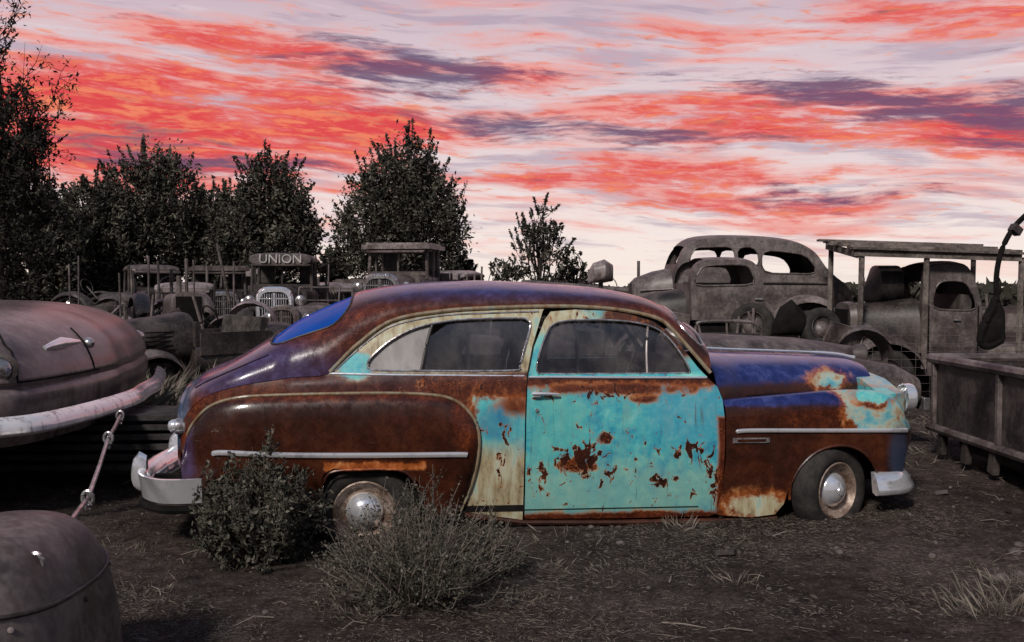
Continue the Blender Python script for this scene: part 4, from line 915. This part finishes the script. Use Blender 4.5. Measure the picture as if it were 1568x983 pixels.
# ------------------------------------------------------------------ FOLIAGE
def leafquads(P,size,r,elong=1.7,up=0.0):
    n=len(P); a=r.normal(size=(n,3)); a[:,2]+=up; a/=np.linalg.norm(a,axis=1)[:,None]
    b=r.normal(size=(n,3)); b-=a*np.sum(a*b,1)[:,None]; b/=np.linalg.norm(b,axis=1)[:,None]
    L=size*r.uniform(.6,1.4,n)[:,None]
    return np.stack([P-a*L*elong*.5,P+b*L*.32,P+a*L*elong*.5,P-b*L*.32],1).reshape(-1,3)
def tree(name,base,blobs,nclump,per,lsize,cs,trunk=.16,seed=1,sprigs=60,mats=(LFA,LFB,LFC),bare=0):
    r=np.random.default_rng(seed); e=empty(name,(base[0],base[1],0)); b=MB()
    top=max(z+rz for x,y,z,rx,ry,rz in blobs); mx=np.mean([q[0] for q in blobs])
    tp=[(0,0,-.4),(mx*.2+.1,0,top*.22),(mx*.5-.05,.1,top*.45),(mx*.8,0,top*.72),(mx,0,top*.9)]
    b.tube(cr(tp,4),list(np.linspace(trunk,trunk*.15,17)),BARK,9)
    for i in range(22):
        q=blobs[i%len(blobs)]; d=r.normal(size=3); d/=np.linalg.norm(d); end=np.array(q[:3])+d*np.array(q[3:])*.85
        t=r.uniform(.12,.6); st=np.array([mx*t,0,top*t]); mid=(st+end)/2+r.normal(size=3)*.2; mid[2]+=.2
        b.tube(cr([tuple(st),tuple(mid),tuple(end)],4),list(np.linspace(trunk*.42,.012,9)),BARK,6)
    w=np.array([q[3]*q[4]*q[5] for q in blobs]); w/=w.sum(); P=[];M=[]
    for c in range(nclump):
        q=blobs[r.choice(len(blobs),p=w)]; d=r.normal(size=3); d/=np.linalg.norm(d); rad=r.uniform(.25,1.1)**.55
        ctr=np.array(q[:3])+d*np.array(q[3:])*rad
        m_=int(per*r.uniform(.3,1.6)); pts=ctr+r.normal(size=(m_,3))*cs*r.uniform(.35,1.0)*np.array([.8,.8,1.25])
        lit=.12+.26*(d[2]>.1)+.20*(rad>.85)  # top and outer clumps get more light leaves: lighting put into leaf colour
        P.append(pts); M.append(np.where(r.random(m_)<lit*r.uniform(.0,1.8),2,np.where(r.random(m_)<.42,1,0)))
    for s_ in range(sprigs):
        q=blobs[r.choice(len(blobs),p=w)]; d=r.normal(size=3); d[2]=abs(d[2])*.9; d/=np.linalg.norm(d)
        st=np.array(q[:3])+d*np.array(q[3:])*.88; dr_=d*.5+np.array([0,0,.75])+r.normal(size=3)*.15; dr_/=np.linalg.norm(dr_)
        ln=cs*r.uniform(1.6,3.8); m_=int(14+ln*34); t=r.random(m_)**.8
        pts=st+dr_*ln*t[:,None]+r.normal(size=(m_,3))*cs*.16*(1.2-t)[:,None]
        P.append(pts); M.append(r.choice(3,m_,p=[.40,.35,.25])); b.tube([tuple(st-dr_*.3),tuple(st+dr_*ln)],[.012,.004],BARK,4)
    for s_ in range(bare):
        q=blobs[r.choice(len(blobs),p=w)]; d=r.normal(size=3); d[2]=abs(d[2]); d/=np.linalg.norm(d); st=np.array(q[:3])+d*np.array(q[3:])*.7
        pts=[st]; dd=d*.5+np.array([0,0,.5])
        for k_ in range(6): dd=.8*dd+r.normal(size=3)*.2+np.array([0,0,.08]); pts.append(pts[-1]+dd*.26)
        b.tube([tuple(p) for p in pts],list(np.linspace(.014,.004,7)),BARK,4)
        for p in pts[2:]:
            for _ in range(2):
                d2=dd+r.normal(size=3)*.7; b.tube([tuple(p),tuple(p+d2*.3)],[.007,.003],BARK,3)
                P.append(p+r.normal(size=(7,3))*.07+d2*.2); M.append(np.full(7,1))
    P=np.vstack(P); M=np.concatenate(M)
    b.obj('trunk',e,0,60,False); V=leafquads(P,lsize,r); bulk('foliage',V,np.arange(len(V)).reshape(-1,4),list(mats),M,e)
def tpx(name,px,top,bot,wpx,D,seed,cl=230,per=60,sz=.16,wk=1.0,**k):
    zt=gz(top,D); zb_=gz(bot,D); hw=wpx/2/FPX*D; h=zt-zb_
    bl=[(0,0,zb_+h*.33,hw*.95,hw*.8,h*.34),(0,0,zb_+h*.60,hw*.78*wk,hw*.65,h*.26),(hw*.12,0,zb_+h*.78,hw*.44*wk,hw*.4,h*.17),(-hw*.5,.2,zb_+h*.46,hw*.44,hw*.4,h*.28),(hw*.5,-.2,zb_+h*.40,hw*.46,hw*.4,h*.3)]
    tree(name,(gx(px,D),D),bl,cl,per,sz,hw*.125,seed=seed,**k)
tpx('leafy_tree',615,210,445,205,38,1,460,80,.10,sprigs=130)
tpx('leafy_tree',405,236,450,180,37,2,410,80,.10,sprigs=110)
tpx('leafy_tree',232,217,450,200,38,3,450,80,.10,sprigs=120)
tpx('leafy_tree',140,262,455,155,36,4,300,80,.10,sprigs=90)
tpx('leafy_tree',322,280,455,120,41,5,190,80,.11)
tpx('leafy_tree',50,262,460,160,33,6,280,75,.10)
tpx('leafy_tree',512,375,450,60,42,7,80,50,.11)
tpx('slender_tree',826,300,455,96,30,8,56,32,.08,.7,trunk=.06,sprigs=70)
tpx('slender_tree',772,385,455,50,31,12,22,30,.08,trunk=.04,sprigs=26)
tpx('slender_tree',875,372,455,50,31,14,22,30,.08,trunk=.04,sprigs=26)
tpx('leafy_tree',705,382,455,50,40,9,60,60,.11)
D=19; tree('tall_tree',(gx(-10,D),D),[(-.3,0,2.6,1.3,1.2,1.5),(-.1,0,4.1,1.1,1.1,1.0),(.4,0,4.7,.7,.8,.6),(.6,0,3.2,.65,.8,.9),(-.3,0,5.9,.6,.7,.6),(-.6,0,7.,.5,.6,.6)],290,90,.058,.17,.2,21,100,(LFA,LFA,LFB),75)
r=np.random.default_rng(5); n=14000; a=r.uniform(-.9,.9,n); Dd=r.uniform(90,130,n); P=np.stack([np.sin(a)*Dd,np.cos(a)*Dd,r.random(n)*(1.3+1.4*(vnoise(a*30,a*0,1,5)+.5))],1)
V=leafquads(P,.8,r,1.3); bulk('distant_treeline',V,np.arange(len(V)).reshape(-1,4),[LFA,LFB],r.integers(0,2,n))
def shrub(name,px,py,wpx,hpx,ns,per,ls,mats,seed,stemvis=.004,lean=0,leafy=1.0,pr=(.45,.4,.15)):
    D=1.66*FPX/(py-440); x,y=gx(px,D),D; r=np.random.default_rng(seed); z0=float(gh(x,y)); e=empty(name,(x,y,z0)); b=MB()
    R=wpx/2/FPX*D; H=hpx/FPX*D; P=[];M=[]
    for i in range(ns):
        az=r.uniform(0,2*pi); rr=math.sqrt(r.random())*R; hh=H*math.sqrt(max(.05,1-(rr/R)**2*.85))*r.uniform(.5,1.12)
        end=np.array([rr*math.cos(az)+lean,rr*math.sin(az),hh]); st=np.array([rr*.15*math.cos(az),rr*.15*math.sin(az),-.03]); mid=(st+end)/2+r.normal(size=3)*R*.10; mid[:2]*=1.15
        pts=cr([tuple(st),tuple(mid),tuple(end)],4); b.tube(pts,list(np.linspace(stemvis,.0012,9)),STEM,4)
        pa=np.array(pts)
        for k_ in range(4):
            j=r.integers(2,8); d=r.normal(size=3)*.5+(end-st)/np.linalg.norm(end-st); d/=np.linalg.norm(d); ln=H*r.uniform(.1,.28); q=pa[j]
            b.tube([tuple(q),tuple(q+d*ln)],[.0018,.0009],STEM,3)
            m_=int(per*leafy*r.uniform(.3,1.2)); t=r.uniform(.2,1,m_); P.append(q+d*ln*t[:,None]+r.normal(size=(m_,3))*.012); M.append(r.choice(3,m_,p=pr))
        m_=int(per*leafy*2); t=r.uniform(.35,1,m_); idx=np.clip((t*8).astype(int),0,8); P.append(pa[idx]+r.normal(size=(m_,3))*.018); M.append(r.choice(3,m_,p=pr))
    b.obj('stems',e,0,60,False); P=np.vstack(P); M=np.concatenate(M); kk=P[:,2]>0; P=P[kk]; M=M[kk]; V=leafquads(P,ls,r,1.3); bulk('foliage',V,np.arange(len(V)).reshape(-1,4),list(mats),M,e)
shrub('leafy_shrub',396,850,190,175,140,26,.024,(SHA,SHM,SHB),31)
shrub('leafy_shrub',445,815,100,175,40,26,.024,(SHA,SHM,SHB),37)
shrub('dry_shrub',640,918,320,160,230,10,.015,(SHA,SHM,SHB),32,.005,pr=(.35,.4,.25))
shrub('dry_shrub',650,870,60,170,12,20,.016,(SHA,SHM,SHB),33,.004)
shrub('dry_shrub',745,885,120,100,70,12,.015,(SHA,SHM,SHB),34,.003,pr=(.35,.4,.25))
# ------------------------------------------------------------------ SKY
w=bpy.data.worlds.new('World'); scn.world=w; w.use_nodes=True; g=G(w.node_tree); bg=g.N['Background']
SEL,SAZ=38,205
sky=g.n('ShaderNodeTexSky',sky_type='NISHITA'); sky.sun_disc=False; sky.sun_elevation=math.radians(SEL); sky.sun_rotation=math.radians(SAZ)
co=g.n('ShaderNodeTexCoord').outputs['Generated']; X,Y,Z=g.sep(co)
A=g.m('ARCTAN2',X,Y); Hh=g.m('SQRT',g.m('ADD',g.m('MULTIPLY',X,X),g.m('MULTIPLY',Y,Y))); E=g.m('DIVIDE',Z,g.m('MAXIMUM',Hh,.001))
def ae(px,py): a=math.atan((px-784)/FPX); return a,(440-py)/FPX*math.cos(a)
w0=g.noise(g.comb(g.m('MULTIPLY',A,4),g.m('MULTIPLY',E,10),3.0),1.0,2,.5)
Et=g.m('ADD',E,g.m('MULTIPLY',A,.050))
Ew=g.m('ADD',Et,g.m('MULTIPLY',g.m('SUBTRACT',w0,.5),.034))
AE=g.comb(A,Ew,0.0)
nb=g.noise(g.vmul(AE,(5.0,44,1)),1.0,6,.60,.2)
nf=g.noise(g.vmul(AE,(24,140,1)),1.0,5,.66,.25)
ng=g.noise(g.vmul(AE,(4.5,46,1)),1.3,5,.62,.1)
n5=g.noise(g.vmul(AE,(7.5,66,1)),1.1,6,.64,.25)
def blob(px,py,rx,ry,k=1.0):
    a0,e0=ae(px,py); e0+=.050*a0
    return g.sm(g.len_(AE,(FPX/rx,FPX/ry,0),(a0,e0,0)),1.25,.0,0,k)
def mx(*a):
    c=a[0]
    for q in a[1:]: c=g.m('MAXIMUM',c,q)
    return c
red=mx(blob(170,185,430,120,1.25),blob(500,185,300,90,1.1),blob(300,240,380,52,1.05),blob(1250,190,450,66,1.0),blob(1500,200,240,58,1.0),blob(980,275,500,52,.78),blob(1120,312,420,34,.65),blob(1450,15,340,60,.65),blob(420,85,300,44,.75),blob(760,125,240,42,.55),blob(1050,70,300,40,.4),blob(150,30,200,30,.4))
base=g.ramp(g.m('MULTIPLY',E,3.2),[(0,sr(253,240,228)),(.16,sr(250,234,228)),(.4,sr(234,216,218)),(.75,sr(220,200,208)),(1,sr(196,174,188))])
low=g.sm(E,.0,.06,.2,1.0)
c=g.mix(g.m('MULTIPLY',low,g.sm(g.m('ADD',ng,g.m('MULTIPLY',red,.06)),.48,.63,0,.6)),base,sr(172,154,176))
c=g.mix(g.m('MULTIPLY',low,g.sm(g.m('ADD',nb,g.m('MULTIPLY',red,.22)),.47,.70,0,.88)),c,sr(244,158,146))
fr_=g.m('ADD',g.m('ADD',g.m('MULTIPLY',nb,.48),g.m('MULTIPLY',nf,.52)),g.m('MULTIPLY',red,.26))
c=g.mix(g.m('MULTIPLY',low,g.sm(fr_,.58,.75,0,.94)),c,sr(226,68,74))
c=g.mix(g.m('MULTIPLY',low,g.sm(g.m('ADD',nf,g.m('MULTIPLY',red,.12)),.57,.74,0,.65)),c,sr(252,156,112))
c=g.mix(g.sm(g.m('SUBTRACT',1.0,ng),.58,.70,0,.4),c,sr(240,226,228))
blue=mx(blob(640,115,250,42,1.0),blob(780,190,260,28,.85),blob(1420,160,300,42,1.0),blob(1230,135,320,28,.8),blob(980,215,300,26,.7),blob(300,245,280,30,.8),blob(1200,300,300,26,.6),blob(560,75,180,22,.7),blob(1540,190,150,50,.9),blob(150,200,240,34,.65),blob(1100,120,160,18,.6))
q5=g.m('ADD',g.m('ADD',g.m('MULTIPLY',n5,.62),g.m('MULTIPLY',nf,.38)),g.m('MULTIPLY',blue,.24))
c=g.mix(g.m('MULTIPLY',low,g.sm(q5,.56,.73,0,.88)),c,sr(102,82,116))
away=g.sm(g.m('ABSOLUTE',A),.75,1.5); c=g.mix(away,c,(.22,.21,.25))  # unseen sky behind camera dimmed to cut washed-out reflections and add contrast
up=g.sm(E,.45,1.1); cs_=g.mix(1.0,sky.outputs[0],(.10,.10,.10),'MULTIPLY')
c=g.mix(up,c,cs_); dn_=g.sm(E,-.05,0.0); c=g.mix(dn_,(.05,.04,.04),c)
g.L.new(c,bg.inputs[0]); bg.inputs[1].default_value=.97
sun=bpy.data.lights.new('sun','SUN'); sun.energy=3.0; sun.angle=math.radians(8); sun.color=(1,.94,.88)
so_=bpy.data.objects.new('sun',sun); scn.collection.objects.link(so_)
dv=Vector((math.sin(math.radians(SAZ))*math.cos(math.radians(SEL)),math.cos(math.radians(SAZ))*math.cos(math.radians(SEL)),math.sin(math.radians(SEL))))
so_.rotation_euler=dv.to_track_quat('Z','Y').to_euler()
cam=bpy.data.cameras.new('camera'); co_=bpy.data.objects.new('camera',cam); scn.collection.objects.link(co_); scn.camera=co_
cam.sensor_width=36; cam.lens=36*FPX/1568; cam.clip_end=3000; cam.clip_start=.05
co_.location=(0,0,CH); co_.rotation_euler=(pi/2-TH,0,0)
scn.view_settings.view_transform='Standard'; scn.view_settings.look='None'; scn.view_settings.exposure=0
